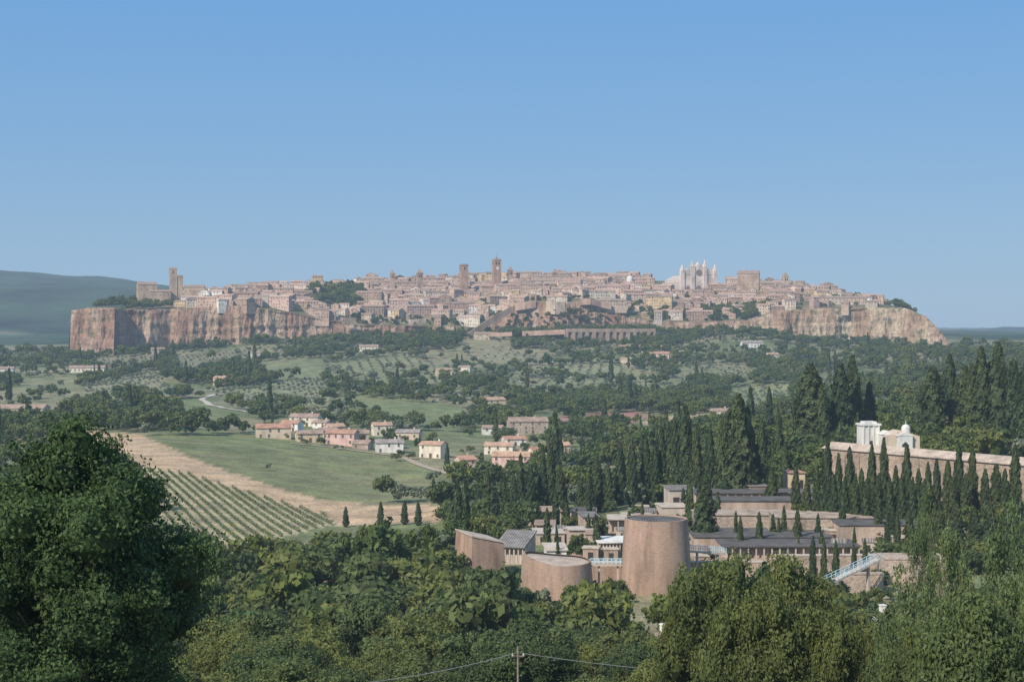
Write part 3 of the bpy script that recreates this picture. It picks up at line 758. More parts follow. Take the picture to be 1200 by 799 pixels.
# ridge chapels
wm2=colmat('tomb_white',(.72,.70,.65))
p=P(1021,526,455)
t=thing('white_mausoleum','white mausoleum with pilasters and stepped flat roof','mausoleum',(p.x,p.y,p.z),.1)
hh=P(0,494,455).z-p.z;mb=MB();mb.box(-2.7,2.7,.12,5,-6,hh-1.2);part('wall',mb,[wm2],t)
mb=MB();mb.box(-3.0,3.0,-.35,5.3,hh-1.19,hh-.6);mb.box(-1.8,1.8,.1,4.5,hh-.59,hh);part('roof',mb,[wm2],t)
mb=MB();mb.box(-.22,.22,-.2,.1,-4,hh-1.2);me=mb.mesh('column',[wm2])
for i in range(4): mkobj('column',me,t,(-2.3+i*1.53,0,0))
mb=MB();mb.box(-.55,.55,-.02,.1,-3,2.4);part('door',mb,[dark],t)
p=P(1058,526,450);z0=p.z-1.3
cream2=colmat('chapel_plaster',(.62,.50,.39))
t=thing('cemetery_chapel','ochre and cream cemetery chapel with small dome','chapel',(p.x,p.y,z0),.1)
mb=MB();mb.box(-5.2,5.2,0,8,-4,5.0);mb.exty([(-5.2,5.01),(5.2,5.01),(0,6.6)],0,8);part('wall',mb,[cream2],t)
mb=MB();mb.box(-1.8,2.6,-1.2,-.02,-3,5.2);mb.exty([(-2.2,5.21),(3,5.21),(.4,6.4)],-1.3,-.02);part('portico',mb,[wm2],t)
mb=MB();mb.exty([(-1,0),(1,0),(1,2.6),(0,3.5),(-1,2.6)],-.06,.04);part('door',mb,[dark],t,(.4,-1.24,0))
mb=MB();mb.frus(0,0,1.3,1.3,6.4,7.6,16);pr=1.3;pz0=7.6
for i in range(1,6):
    a=i/5*math.pi/2;r=1.3*math.cos(a)+.04;z=7.6+1.3*math.sin(a);mb.frus(0,0,pr,r,pz0,z,16,cap=False);pr=r;pz0=z
mb.frus(0,0,.12,.05,pz0,pz0+1.2,6);part('dome',mb,[wm2],t,(2.4,4,-.6))
p=P(1040,526,452)
t=thing('small_white_tomb','small bright white tomb with gabled top','tomb',(p.x,p.y,p.z),.1)
mb=MB();mb.box(-1.6,1.6,0,3.5,-5,4.2);part('wall',mb,[wm2],t)
mb=MB();mb.exty([(-1.8,4.22),(1.8,4.22),(0,5.4)],-.2,3.7);part('roof',mb,[wm2],t)
mb=MB();mb.box(-.5,.5,-.06,.03,-3,2);part('door',mb,[dark],t)
def footbridge(u0,v0,d0,u1,v1,d1,label,w=1.6,nb=8,name='footbridge',pier=True):
    p=P(u0,v0,d0);q=P(u1,v1,d1);dx=q-p;L=math.hypot(dx.x,dx.y);rz=math.atan2(dx.y,dx.x);sl=dx.z
    t=thing(name,label,'bridge',p,rz)
    mb=MB();mb.hexa([(0,-w/2,-.3),(L,-w/2,sl-.3),(L,w/2,sl-.3),(0,w/2,-.3),(0,-w/2,0),(L,-w/2,sl),(L,w/2,sl),(0,w/2,0)]);part('deck',mb,[conc],t)
    for s in (-1,1):
        mb=MB();y=s*w/2
        for hh in (.55,1.1): mb.hexa([(0,y-.05,hh),(L,y-.05,sl+hh),(L,y+.05,sl+hh),(0,y+.05,hh),(0,y-.05,hh+.09),(L,y-.05,sl+hh+.09),(L,y+.05,sl+hh+.09),(0,y+.05,hh+.09)])
        for i in range(nb+1):
            x=i*L/nb;z=sl*i/nb;mb.box(x-.05,x+.05,y-.06,y+.06,z,z+1.15)
        part('railing',mb,[bluem],t)
    if pier:
        for x in (L*.25,L*.8):
            mb=MB();mb.box(x-.2,x+.2,-.3,.3,-6,-.05+sl*x/L-.3);part('pier',mb,[conc],t)
footbridge(692,661,330,732,661,330,'pale blue steel footbridge linking brick towers')
footbridge(806,645,334,850,648,336,'pale blue steel walkway beside brick drum')
footbridge(968,684,300,1030,655,306,'pale blue steel stair ramp with railings',2.0,12,'steel_stair')
fblock('retaining_wall','sloping brick wall supporting the steel stair',990,1036,3.8,310,2,trav,trav,.02,cat='wall',over=.1)
gable_house('village_house','white house partly hidden by oak trees','house',(P(768,790,215).x,215,G(P(768,790,215).x,215)+1),.3,8,8,5,white,tileb,2)
gable_house('village_house','white walled house behind trees','house',(P(1020,0,235).x,235,G(P(1020,0,235).x,235)),.2,12,8,6,white,RM['grey'],2)
# ---------------------------------------------------------------- vegetation meshes
def crown(name,seed,R,H,nc,nl,leaf,mat,zoff,core=False,sparse=0.0,flat=.9,spread=(.35,.82),cr=(.2,.40)):
    r=np.random.RandomState(seed)
    d=r.normal(size=(nc,3));d/=np.linalg.norm(d,axis=1)[:,None];d[:,2]=np.where(d[:,2]<-.55,-d[:,2],d[:,2])
    rad=r.uniform(spread[0],spread[1],nc)[:,None]
    C=d*rad*np.array([R,R,H/2]);C[:,0]+=fn(seed)*.1*R
    rc=R*r.uniform(cr[0],cr[1],nc);rc*=np.clip(1.1-.3*np.abs(C[:,2])/(H/2),.5,1)
    cs=r.uniform(.2,.8,nc)
    idx=r.choice(nc,nl,p=(rc**2)/(rc**2).sum())
    e=r.normal(size=(nl,3));e/=np.linalg.norm(e,axis=1)[:,None]
    out=C[idx]/(np.linalg.norm(C[idx],axis=1)[:,None]+1e-6)
    e=e+out*.45;e/=np.linalg.norm(e,axis=1)[:,None]
    low=e[:,2]<-.3;e[low&(r.rand(nl)<.6),2]*=-1
    bumpy=1+.22*np.sin(e[:,0]*7+idx)+.15*np.sin(e[:,2]*9+idx*2)
    pos=C[idx]+e*(rc[idx]*r.uniform(.72,1.12,nl)*bumpy)[:,None]*np.array([1,1,flat])
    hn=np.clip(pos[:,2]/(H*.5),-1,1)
    pos[:,2]+=zoff
    nrm=e*.9+r.normal(size=(nl,3))*.55;nrm/=np.linalg.norm(nrm,axis=1)[:,None]
    t=np.cross(nrm,r.normal(size=(nl,3)));t/=np.linalg.norm(t,axis=1)[:,None]+1e-9;b=np.cross(nrm,t)
    s=(leaf*r.uniform(.6,1.25,nl))[:,None]
    V=np.stack([pos-t*s*.55,pos-b*s*.3,pos+t*s*.55,pos+b*s*.32],1).reshape(-1,3)
    Q=np.arange(nl*4).reshape(-1,4)
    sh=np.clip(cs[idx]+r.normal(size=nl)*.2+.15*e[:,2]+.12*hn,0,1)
    if core:
        bm=bmesh.new();bmesh.ops.create_icosphere(bm,subdivisions=1,radius=1)
        iv=np.array([v.co[:] for v in bm.verts]);it=np.array([[v.index for v in f.verts] for f in bm.faces]);bm.free()
        Vs=[V];Qs=[Q];Ss=[sh];base=len(V)
        for k in range(nc):
            vv=C[k]+iv*rc[k]*.72;vv=vv+np.array([0,0,zoff]);Vs.append(vv)
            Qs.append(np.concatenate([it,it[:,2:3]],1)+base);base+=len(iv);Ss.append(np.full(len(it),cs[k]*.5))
        V=np.concatenate(Vs);sh=np.concatenate(Ss)
        me=bpy.data.meshes.new(name)
        fl=[tuple(q) for q in Q.tolist()]
        for q in Qs[1:]: fl+=[tuple(x[:3]) for x in q.tolist()]
        me.from_pydata(V.tolist(),[],fl);me.materials.append(mat)
        a=me.attributes.new('shade','FLOAT','FACE');a.data.foreach_set('value',sh.astype(np.float32));return me
    return arr_mesh(name,V,Q,[mat],shade=sh)
def fn(s): return math.sin(s*12.9898)
def trunk(name,seed,h,r,crownR,mat,nl=6):
    rg=random.Random(seed);mb=MB()
    def seg(a,b,ra,rb,n=7):
        ax=(b-a).normalized();t=ax.orthogonal().normalized();w=ax.cross(t);bb=len(mb.v)
        for c,rr in ((a,ra),(b,rb)):
            for i in range(n):
                an=2*math.pi*i/n;mb.v.append(tuple(c+t*rr*math.cos(an)+w*rr*math.sin(an)))
        for i in range(n):
            j=(i+1)%n;mb.f.append((bb+i,bb+j,bb+n+j,bb+n+i));mb.m.append(0)
    p=Vector((0,0,-1.5));k=5;pts=[p]
    for i in range(k):
        p=p+Vector((rg.uniform(-.25,.25),rg.uniform(-.25,.25),(h*.75+1.5)/k));pts.append(p)
    for i in range(k): seg(pts[i],pts[i+1],r*(1-.15*i),r*(1-.15*(i+1)),9)
    for i in range(nl):
        s=pts[2+i%3].lerp(pts[min(3+i%3,k)],rg.random());a=rg.uniform(0,6.28)
        e=s+Vector((math.cos(a)*crownR*.55,math.sin(a)*crownR*.55,h*rg.uniform(.15,.35)))
        m_=s.lerp(e,.5)+Vector((0,0,-.3));seg(s,m_,r*.35,r*.22,6);seg(m_,e,r*.22,r*.07,6)
    return mb.mesh(name,[mat])
oakm=leafmat('oak_leaves',(.055,.078,.034),(.165,.205,.078),.38);oakd=leafmat('dense_leaves',(.05,.075,.03),(.15,.20,.065),.38)
olivem=leafmat('olive_leaves',(.12,.14,.09),(.27,.295,.20),.3,[(0,(.85,.9,.9)),(1,(1.2,1.15,1.05))]);popm=leafmat('poplar_leaves',(.08,.115,.05),(.21,.265,.115),.42,[(0,(.85,.92,.95)),(1,(1.12,1.08,.98))])
cypm=leafmat('cypress_leaves',(.032,.050,.026),(.095,.125,.055),.22,[(0,(.75,.85,.85)),(1,(1.25,1.15,1.0))])
bark=colmat('bark',(.15,.12,.09),'stone')
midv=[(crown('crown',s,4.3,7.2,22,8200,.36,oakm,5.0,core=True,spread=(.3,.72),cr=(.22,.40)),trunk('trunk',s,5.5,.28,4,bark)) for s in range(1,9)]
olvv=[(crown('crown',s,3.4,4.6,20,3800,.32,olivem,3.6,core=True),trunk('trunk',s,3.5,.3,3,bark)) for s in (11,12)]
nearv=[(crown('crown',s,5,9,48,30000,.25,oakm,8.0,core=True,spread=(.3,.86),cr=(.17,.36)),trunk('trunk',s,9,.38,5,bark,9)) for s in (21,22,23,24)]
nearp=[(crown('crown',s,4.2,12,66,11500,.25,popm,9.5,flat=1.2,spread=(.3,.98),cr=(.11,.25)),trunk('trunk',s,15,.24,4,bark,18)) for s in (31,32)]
def cypress(name,seed,H,R,nl,leaf,mat):
    r=np.random.RandomState(seed)
    def prof(t): return R*np.clip(t/.10,0.25,1)**.6*np.clip(1-t,0,1)**.5*(1+.12*np.sin(t*23+seed))
    t=r.beta(1.05,1.25,nl);a=r.uniform(0,2*math.pi,nl)
    lump=1+.16*np.sin(a*3+t*9+seed)+.13*np.sin(a*7-t*31)+.1*np.sin(a*2+t*55)
    rr=prof(t)*lump*r.uniform(.8,1.1,nl)
    e=np.stack([np.cos(a),np.sin(a),np.full(nl,.25)],1)
    pos=np.stack([rr*np.cos(a),rr*np.sin(a),.4+t*(H-.4)],1)
    nrm=e+r.normal(size=(nl,3))*.4;nrm/=np.linalg.norm(nrm,axis=1)[:,None]
    up=np.array([0,0,1.])+e*.35+r.normal(size=(nl,3))*.25;tt=up-nrm*(up*nrm).sum(1)[:,None];tt/=np.linalg.norm(tt,axis=1)[:,None];b=np.cross(nrm,tt)
    s=(leaf*r.uniform(.7,1.3,nl))[:,None]
    V=np.stack([pos-tt*s*.6,pos-b*s*.32,pos+tt*s*.9,pos+b*s*.32],1).reshape(-1,3);Q=np.arange(nl*4).reshape(-1,4)
    sh=np.clip(.5+.9*(lump-1)*1.6+r.normal(size=nl)*.18,0,1)
    nt_=14;na=12;cv=[];cf=[]
    for i in range(nt_+1):
        T_=i/nt_
        for j in range(na):
            A_=2*math.pi*j/na;q=float(prof(np.array(T_)))*.8*(1+.15*math.sin(A_*3+T_*9+seed));cv.append((q*math.cos(A_),q*math.sin(A_),.4+T_*(H-.4)))
    base=len(V)
    for i in range(nt_):
        for j in range(na): cf.append((base+i*na+j,base+i*na+(j+1)%na,base+(i+1)*na+(j+1)%na,base+(i+1)*na+j))
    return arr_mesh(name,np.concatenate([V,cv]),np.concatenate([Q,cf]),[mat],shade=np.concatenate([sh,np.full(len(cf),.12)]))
cypv=[(cypress('crown',s,20,2.0,4200,.55,cypm),trunk('trunk',s,4,.25,.5,bark,1)) for s in (1,2,3,4,5)]
def put_tree(name,pair,loc,sc,label,cat,group,rz=None,cr=None):
    t=bpy.data.objects.new(name,None);COL.objects.link(t);t.location=loc;t.rotation_euler=(0,0,random.uniform(0,6.28) if rz is None else rz);t.scale=sc
    t['label']=label;t['category']=cat
    if group: t['group']=group
    t.empty_display_size=.5
    for nm,me in (('crown',pair[0]),('trunk',pair[1])):
        o=bpy.data.objects.new(nm,me);COL.objects.link(o);o.parent=t
CY=[(950,428,545,44),(985,427,540,30),(999,418,535,26),(1019,448,530,18),(1093,430,535,32),(1113,416,530,22),(1131,430,530,28),(1150,408,532,26),(1170,402,532,28),(1188,422,535,26),(1204,420,540,26),(938,450,545,22),(964,452,545,22),(1103,440,530,20),(1160,425,530,22),(1140,428,530,22),(1122,445,530,22),(1082,452,530,18),
(775,500,590,16),(790,490,590,18),(803,475,590,22),(816,498,592,16),(757,512,592,14),(741,518,595,14),(727,518,592,14),(832,505,592,16),(847,492,592,20),(865,463,595,38),(893,492,590,16),(881,500,590,16),(912,478,565,14),(905,552,602,16),(768,522,592,12),(855,480,592,22),(876,478,592,20),
(826,556,650,28),(700,536,600,16),(645,520,600,16),(622,545,605,14),(610,552,606,12),(636,538,603,14),(657,548,603,16),(690,556,603,14),(602,556,606,10),(713,545,600,12),(680,560,603,12),(590,562,606,10),(578,566,608,10),(560,572,610,10),
(933,547,612,12),(946,560,612,11),(958,548,612,12),(970,514,612,14),(983,532,612,12),(996,524,612,14),(1010,550,612,11),(1022,522,612,14),(1036,514,612,14),(1050,546,612,12),(1063,522,612,14),(1077,550,612,12),(1088,542,612,11),(1098,538,612,12),(1111,540,612,14),(1124,520,612,14),(1140,525,612,14),(1155,550,612,14),(1168,545,612,18),(1190,522,612,16),(1178,550,612,12),(977,556,618,12),(990,560,618,12),(1003,556,618,12),(1016,562,618,12),(1030,556,618,12),(1043,560,618,12),(1057,558,618,12),(1070,560,618,12),(1084,562,618,13),(1117,560,618,14),(1132,556,618,14),
(953,628,684,9),(966,632,684,8),(980,634,684,9),(1001,638,686,8),(1014,632,684,8),(1052,602,655,9),(1040,606,655,8),(1066,598,640,12),(1084,592,640,14),(1102,596,640,16),(1122,590,640,16),(1143,596,640,16),(1160,588,640,16),(1180,596,640,18),(850,560,600,14),(920,520,570,12),(1046,596,634,14),(1030,590,634,12),(890,600,655,10),(935,596,648,10),(868,606,660,9),
(405,594,618,7),(446,588,618,8),(474,586,615,8),(490,588,616,8),(508,560,590,7),(524,520,548,6),(548,560,590,8),(664,590,620,10),(676,596,620,8)]
for i,(u,tp,bs,w) in enumerate(CY):
    g=ground_at(u,bs);s=g.y/F;H_=(bs-tp)*s;W_=w*s
    lb='very tall dark cypress above cemetery wall' if H_>26 else 'slender cypress standing among cemetery galleries' if u>900 else 'small cypress at the edge of the field' if H_<9 else 'tall dark cypress in a dense group'
    put_tree('cypress_tree',cypv[i%5],g,(W_/4.0*1.08,W_/4.0*1.08,H_/20),lb,'tree','cypress trees')
def big(u,top,d,wpx,pair,label,name='oak_tree',ph=None,rz=None):
    x=(u-600)/F*d;g=G(x,d);zt_=ZC+(VH-top)/F*d;H_=zt_-g
    s=H_/ph;w=wpx*d/F
    put_tree(name,pair,(x,d,g),(w/pair_w[id(pair)],w/pair_w[id(pair)],s),label,'tree',None,rz)
pair_w={}
leftm=leafmat('glossy_leaves',(.030,.056,.024),(.105,.165,.055),.35,[(0,(1,1,1)),(1,(1,1,1))])
bigL=(crown('crown',77,6.3,20,150,140000,.20,leftm,11.2,core=True,spread=(.35,.88),cr=(.14,.31)),trunk('trunk',77,15,.5,6,bark,12))
for p_ in nearv: pair_w[id(p_)]=10.5
for p_ in nearp: pair_w[id(p_)]=8.6
pair_w[id(bigL)]=12.8
big(76,488,62,330,bigL,'large dense dark green broadleaf tree','broadleaf_tree',21,1.0)
big(-20,560,75,200,nearv[0],'dense green tree beside larger one',ph=12.5)
big(845,648,115,165,nearv[1],'leafy green oak below brick drum',ph=12.5)
big(925,655,122,150,nearv[2],'leafy green oak in front of cemetery',ph=12.5)
big(800,705,118,70,nearv[0],'smaller green oak on the slope',ph=12.5)
big(890,690,95,150,nearv[0],'broad green oak beside the clearing',ph=12.5)
big(970,715,95,100,nearv[1],'green oak with uneven crown',ph=12.5)
big(1012,725,110,80,nearv[3],'rounded young oak below steel stair',ph=12.5)
big(1118,605,88,80,nearp[0],'airy light green poplar','poplar_tree',15.5)
big(1184,600,80,90,nearp[1],'light green poplar with gaps in its crown','poplar_tree',15.5)
big(1085,558,150,40,nearp[0],'slim pale green poplar','poplar_tree',15.5)
big(1056,672,92,80,nearp[1],'young poplar with thin crown','poplar_tree',15.5)
big(1090,680,84,90,nearp[0],'young poplar with pale leaves','poplar_tree',15.5)
big(1150,700,70,180,nearv[2],'dark green oak beneath poplars',ph=12.5)
big(1080,735,75,110,nearv[1],'dark green oak beneath poplars',ph=12.5)
big(1215,640,78,110,nearp[0],'pale green poplar at the slope','poplar_tree',15.5)
# ---------------------------------------------------------------- tree scattering
CU=[-100,150,220,260,300,400,480,530,552,600,640,690,720,745,762,800,850,930,975,1000,1030,1060,1200,1350]
CVv=[600,610,618,640,634,628,618,622,654,684,690,680,704,735,710,668,662,662,672,696,690,690,680,680]
r=np.random.RandomState(5)
near=[];farp=[]
def cells(y0,y1,st,jit=.45):
    ys=np.arange(y0,y1,st);out=[]
    for y in ys:
        xx=np.arange(-(1400/2/F)*y*1.15-8,(1400/2/F)*y*1.15+8,st);out.append(np.stack([xx,np.full_like(xx,y)],1))
    a=np.concatenate(out);return a+r.uniform(-jit,jit,a.shape)*st
clearN=[(715,705),(762,705),(768,775),(722,778)];clearM=[(250,735),(295,735),(300,765),(255,765)]
A1=cells(112,455,6.9)
gzv=gz(A1[:,0],A1[:,1]);U1=A1[:,0]/A1[:,1]*F+600;V1=VH-(gzv-ZC)/A1[:,1]*F
bad=np.zeros(len(A1),bool)
for k_ in ('vine','strip','main'): bad|=inpoly(U1,V1,POLY[k_][0])
bad|=inpoly(U1,V1,clearN)|inpoly(U1,V1,clearM)|((U1>600)&(A1[:,1]>314))|((U1>532)&(U1<=600)&(A1[:,1]>328)&(A1[:,1]<368))
for (x,y),z,u,bd in zip(A1,gzv,U1,bad):
    if bd: continue
    if 740<u<800 and 195<y<240: continue
    if 995<u<1040 and 215<y<245: continue
    if r.rand()<.12: continue
    H_=r.choice([r.uniform(5,8),r.uniform(7.5,10),r.uniform(9,13)])
    ct=float(np.interp(u,CU,CVv))+r.uniform(-3,22);mh=(ZC-(ct-VH)/F*y)-z
    if mh<2.2: continue
    H_=min(H_,mh);ol=(r.rand()<.16 and y>200) or (y>360 and r.rand()<.4)
    if ol: H_=min(H_,6)
    near.append((x,y,z,H_,ol))
near.sort(key=lambda t:t[1])
vis=[t for t in near if VH-((t[2]+t[3])-ZC)/t[1]*F<815]
print('near trees',len(near),len(vis))
for i,(x,y,z,H_,ol) in enumerate(vis):
    if i<285:
        if ol: put_tree('olive_tree',random.choice(olvv),(x,y,z),(H_/6,)*3,'grey green olive tree on the slope','tree','trees of the wooded slope')
        elif y<175: k_=H_/12.5*1.1;put_tree('oak_tree',random.choice(nearv),(x,y,z),(k_,k_,H_/12.5),'green oak in wooded slope','tree','trees of the wooded slope')
        else: k_=H_/8.6;q_=random.uniform(.85,1.1);put_tree('oak_tree',random.choice(midv),(x,y,z),(k_*q_,k_*random.uniform(.85,1.1),k_),'dark green oak in wooded slope','tree','trees of the wooded slope')
    else: farp.append((x,y,z,H_/8.3 if not ol else H_/6,3 if ol else int(r.randint(0,3))))
DEN=[([(-150,405),(80,412),(130,412),(260,403),(420,393),(540,392),(545,408),(480,414),(300,420),(100,430),(-150,434)],.7),
([(-150,478),(0,490),(60,486),(90,478),(210,478),(212,500),(170,508),(90,512),(0,520),(-150,520)],.8),
([(590,464),(780,470),(850,478),(850,490),(770,484),(590,481)],.97),
([(360,440),(390,440),(400,462),(385,475),(370,480)],.7),
([(530,440),(575,440),(600,470),(585,505),(555,495),(535,470)],.6),
([(780,388),(900,398),(1110,417),(1350,408),(1350,495),(1000,480),(850,450),(790,425)],.68),
([(530,560),(560,566),(650,545),(760,508),(900,500),(1200,480),(1200,560),(900,596),(700,604),(600,606),(520,595)],.85),
([(600,395),(780,400),(790,418),(600,418)],.65),
([(-150,515),(90,515),(135,545),(225,645),(-150,645)],.7),
([(440,540),(530,545),(545,560),(440,530)],.2),
([(640,500),(760,505),(700,545),(640,530)],.5)]
CLR=['main','strip','vine','green2','gleft','red','tan']
A2=cells(455,2000,7.6,.5)
x,y=A2[:,0],A2[:,1];z=gz(x,y);u=x/y*F+600;v=VH-(z-ZC)/y*F
p=np.where(fnoise(x/110,y/110,3)>.05,.75,.03)
p=np.where(fnoise(x/40+50,y/40,2)>.2,np.maximum(p,.6),p)
for pl,q_ in DEN: p=np.where(inpoly(u,v,pl),q_*np.where(fnoise(x/75,y/75,2)>-.08,1,.25) if q_<.8 else q_,p)
opn=['olive','tan2','g3','g4','g5','g6','g7','g8','g9','g10','g11','g12']
for k_ in opn: p=np.where(inpoly(u,v,POLY[k_][0]),.012,p)
for k_ in CLR: p=np.where(inpoly(u,v,POLY[k_][0]),0.001,p)
for a_,b_ in (((165,511),(300,507)),((400,462),(535,474)),((180,468),(230,466)),((300,508),(440,531)),((655,489),(745,481)),((390,471),(460,495)),((460,495),(520,506)),((240,458),(300,452)),((380,425),(470,415)),((430,458),(530,460)),((650,462),(790,462)),((600,430),(700,425)),((940,440),(1040,430)),((100,452),(180,432)),((790,430),(860,425)),((385,440),(530,448)),((620,442),(780,450))):
    ax,ay=a_;bx,by=b_;tt=np.clip(((u-ax)*(bx-ax)+(v-ay)*(by-ay))/((bx-ax)**2+(by-ay)**2),0,1)
    dist=np.hypot(u-ax-tt*(bx-ax),(v-ay-tt*(by-ay))*2.6);p=np.where(dist<4,.7,p)
for hx_,hy_,hw in HP:
    p=np.where((np.abs(x-hx_)<hw*1.0+6)&(np.abs(y-hy_)<26),np.maximum(p,.28),p)
    p=np.where((np.abs(x-hx_)<hw*.55+3)&(y<hy_+9)&(y>hy_-14),0,p)
    p=np.where((np.abs(x-hx_)<hw*.4)&(y<=hy_-14)&(y>hy_-40),p*.3,p)
p=np.where((y>np.interp(x,fx,fd)-12)&(x>fx[0]-5)&(x<fx[-1]),0,p)
p=np.where((u>655)&(u<772)&(y>1780)&(v<412),0.3,p)
p=np.where((u>600)&(y<470),0,p);p=np.where((u>225)&(u<520)&(y<540)&(v>585),0,p)
keep=r.rand(len(x))<p
oln=fnoise(x/90+9,y/90+4,2);isB=inpoly(u,v,DEN[2][0])
for X_,Y_,Z_,o_,B_ in zip(x[keep],y[keep],z[keep],oln[keep],isB[keep]):
    ol=o_>-.0 and r.rand()<.6 and not B_
    s=r.uniform(.55,1.5)
    near_h=any(abs(X_-a_)<h_*.8+8 and -14<b_-Y_<60 for a_,b_,h_ in HP)
    if near_h: s=min(s*.55,.62)
    farp.append((X_,Y_,Z_,s*(1.0 if not ol else .9),3+int(r.rand()<.5) if ol else (5 if r.rand()<.03 else int(r.randint(0,3)))))
for kk,ang,sx_,sy_ in (('olive',.2,9,12),('tan2',.0,10,15),('g3',-.15,11,17),('g4',.1,11,18),('g5',.05,11,16),('g6',-.1,12,18),('g8',.1,11,20),('g9',0,11,20),('g10',.1,12,17),('g12',0,11,20)):
    pl=POLY[kk][0];pts=[ground_at(*q) for q in pl]
    cx=np.mean([q.x for q in pts]);cy=np.mean([q.y for q in pts])
    I,J=np.meshgrid(np.arange(-30,31),np.arange(-34,35));I=I.ravel();J=J.ravel()
    XX=cx+I*sx_+J*sy_*ang;YY=cy+J*sy_-I*sx_*ang;ok=(YY>500)&(YY<1960);XX=XX[ok];YY=YY[ok];ZZ=gz(XX,YY)
    ok=inpoly(XX/YY*F+600,VH-(ZZ-ZC)/YY*F,pl)&(r.rand(len(XX))<.84)
    for a_,b_,c_ in zip(XX[ok],YY[ok],ZZ[ok]): farp.append((a_+r.uniform(-.7,.7),b_+r.uniform(-.7,.7),c_,r.uniform(.42,.75),3))
def ptree(u0,u1,d0,d1,n,s0,s1,kinds=(0,1,2)):
    for _ in range(n):
        u_=r.uniform(u0,u1);Y_=r.uniform(d0,d1);X_=(u_-600)/F*Y_
        if X_<fx[0]+3 or X_>fx[-1]-3: continue
        if Y_<np.interp(X_,fx,fd)+2: continue
        farp.append((X_,Y_,float(pz(X_,Y_))-.5,r.uniform(s0,s1),int(r.choice(kinds))))
ptree(112,200,1900,1975,90,.8,1.5);ptree(365,425,2040,2200,60,1.4,2.2);ptree(558,580,2040,2100,10,1.2,1.8);ptree(825,885,1995,2070,75,.8,1.4)
ptree(1040,1075,1960,2060,26,.8,1.3);ptree(600,1040,2000,2330,90,.5,1.1);ptree(200,600,1960,2320,100,.5,1.1);ptree(905,1040,1990,2050,30,.5,.9)
ptree(285,300,2150,2250,6,1.3,1.8);ptree(960,1010,2040,2120,14,1.0,1.5);ptree(738,905,1993,2040,130,.6,1.4);ptree(400,592,1978,2025,80,.5,1.1);ptree(330,345,1975,2010,8,.9,1.2);ptree(600,735,1982,2005,30,.5,.9)
for _ in range(700):
    X_=r.uniform(fx[0],fx[-1]);Y_=float(np.interp(X_,fx,fd))-r.uniform(8,40)
    dens=vnoise(X_/40.,2.5)
    if r.rand()>dens+.25: continue
    farp.append((X_,Y_,G(X_,Y_)-1,r.uniform(.5,1.1 if (X_<-230 or X_>340) else 1.8),int(r.randint(0,3))))
for _ in range(190):
    u_=r.uniform(596,770);Y_=r.uniform(1905,1964);X_=(u_-600)/F*Y_;farp.append((X_,Y_,G(X_,Y_)+1,r.uniform(.9,1.9),int(r.randint(0,3))))
for _ in range(50):
    X_=r.uniform(-5,140);Y_=float(np.interp(X_,fx,fd))-r.uniform(6,14);zz_=float(np.interp(X_,fx,zt));farp.append((X_,Y_,zz_-r.uniform(12,30),r.uniform(.4,.9),int(r.randint(0,3))))
for _ in range(60):
    u_=r.uniform(600,775);Y_=r.uniform(1826,1850);X_=(u_-600)/F*Y_;farp.append((X_,Y_,G(X_,Y_)-.5,r.uniform(.5,1.5),int(r.randint(0,3))))
for _ in range(110):
    u_=r.uniform(1035,1200);Y_=r.uniform(322,372);X_=(u_-600)/F*Y_;farp.append((X_,Y_,G(X_,Y_)-.5,r.uniform(.3,.7),int(r.randint(0,3))))
for _ in range(110):
    u_=r.uniform(620,1060);Y_=r.choice([349,366,383,401,421,445])+r.uniform(-2,5);X_=(u_-600)/F*Y_;farp.append((X_,Y_,G(X_,Y_),r.uniform(.3,.62),int(r.choice([0,1,2,3,5,5]))))
for _ in range(60):
    u_=r.choice([r.uniform(590,640),r.uniform(690,735),r.uniform(815,1040)]);Y_=r.uniform(313,330);X_=(u_-600)/F*Y_;farp.append((X_,Y_,G(X_,Y_)-.3,r.uniform(.18,.4),int(r.choice([0,1,2,3]))))
for _ in range(90):
    Y_=r.uniform(392,520);u_=r.uniform(524,622);X_=(u_-600)/F*Y_;farp.append((X_,Y_,G(X_,Y_)-.4,r.uniform(.5,1.0),int(r.choice([0,1,2,0,1,2,3,5]))))
print('far trees',len(farp))
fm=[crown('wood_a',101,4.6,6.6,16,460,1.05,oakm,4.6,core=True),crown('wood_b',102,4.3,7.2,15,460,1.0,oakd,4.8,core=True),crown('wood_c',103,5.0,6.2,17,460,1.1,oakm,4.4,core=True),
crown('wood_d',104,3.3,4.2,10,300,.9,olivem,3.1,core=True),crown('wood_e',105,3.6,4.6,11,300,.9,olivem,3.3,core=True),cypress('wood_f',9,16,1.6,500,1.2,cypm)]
vc=bpy.data.collections.new('tree_variants')
for i,me in enumerate(fm):
    o=bpy.data.objects.new('variant_%d'%i,me);vc.objects.link(o)
fp=np.array(farp)
me=bpy.data.meshes.new('woodland');me.vertices.add(len(fp));me.vertices.foreach_set('co',fp[:,:3].astype(np.float32).ravel())
a=me.attributes.new('var','INT','POINT');a.data.foreach_set('value',fp[:,4].astype(np.int32))
a=me.attributes.new('scl','FLOAT_VECTOR','POINT');sv=np.stack([fp[:,3]*r.uniform(.85,1.2,len(fp)),fp[:,3]*r.uniform(.85,1.2,len(fp)),fp[:,3]*r.uniform(.8,1.25,len(fp))],1);a.data.foreach_set('vector',sv.astype(np.float32).ravel())
a=me.attributes.new('rot','FLOAT_VECTOR','POINT');rv=np.zeros((len(fp),3));rv[:,2]=r.uniform(0,6.28,len(fp));a.data.foreach_set('vector',rv.astype(np.float32).ravel())
wo=mkobj('woodland',me,kind='stuff',label='woods, olive groves and hedges covering the hillside',cat='woodland')
ng=bpy.data.node_groups.new('scatter','GeometryNodeTree')
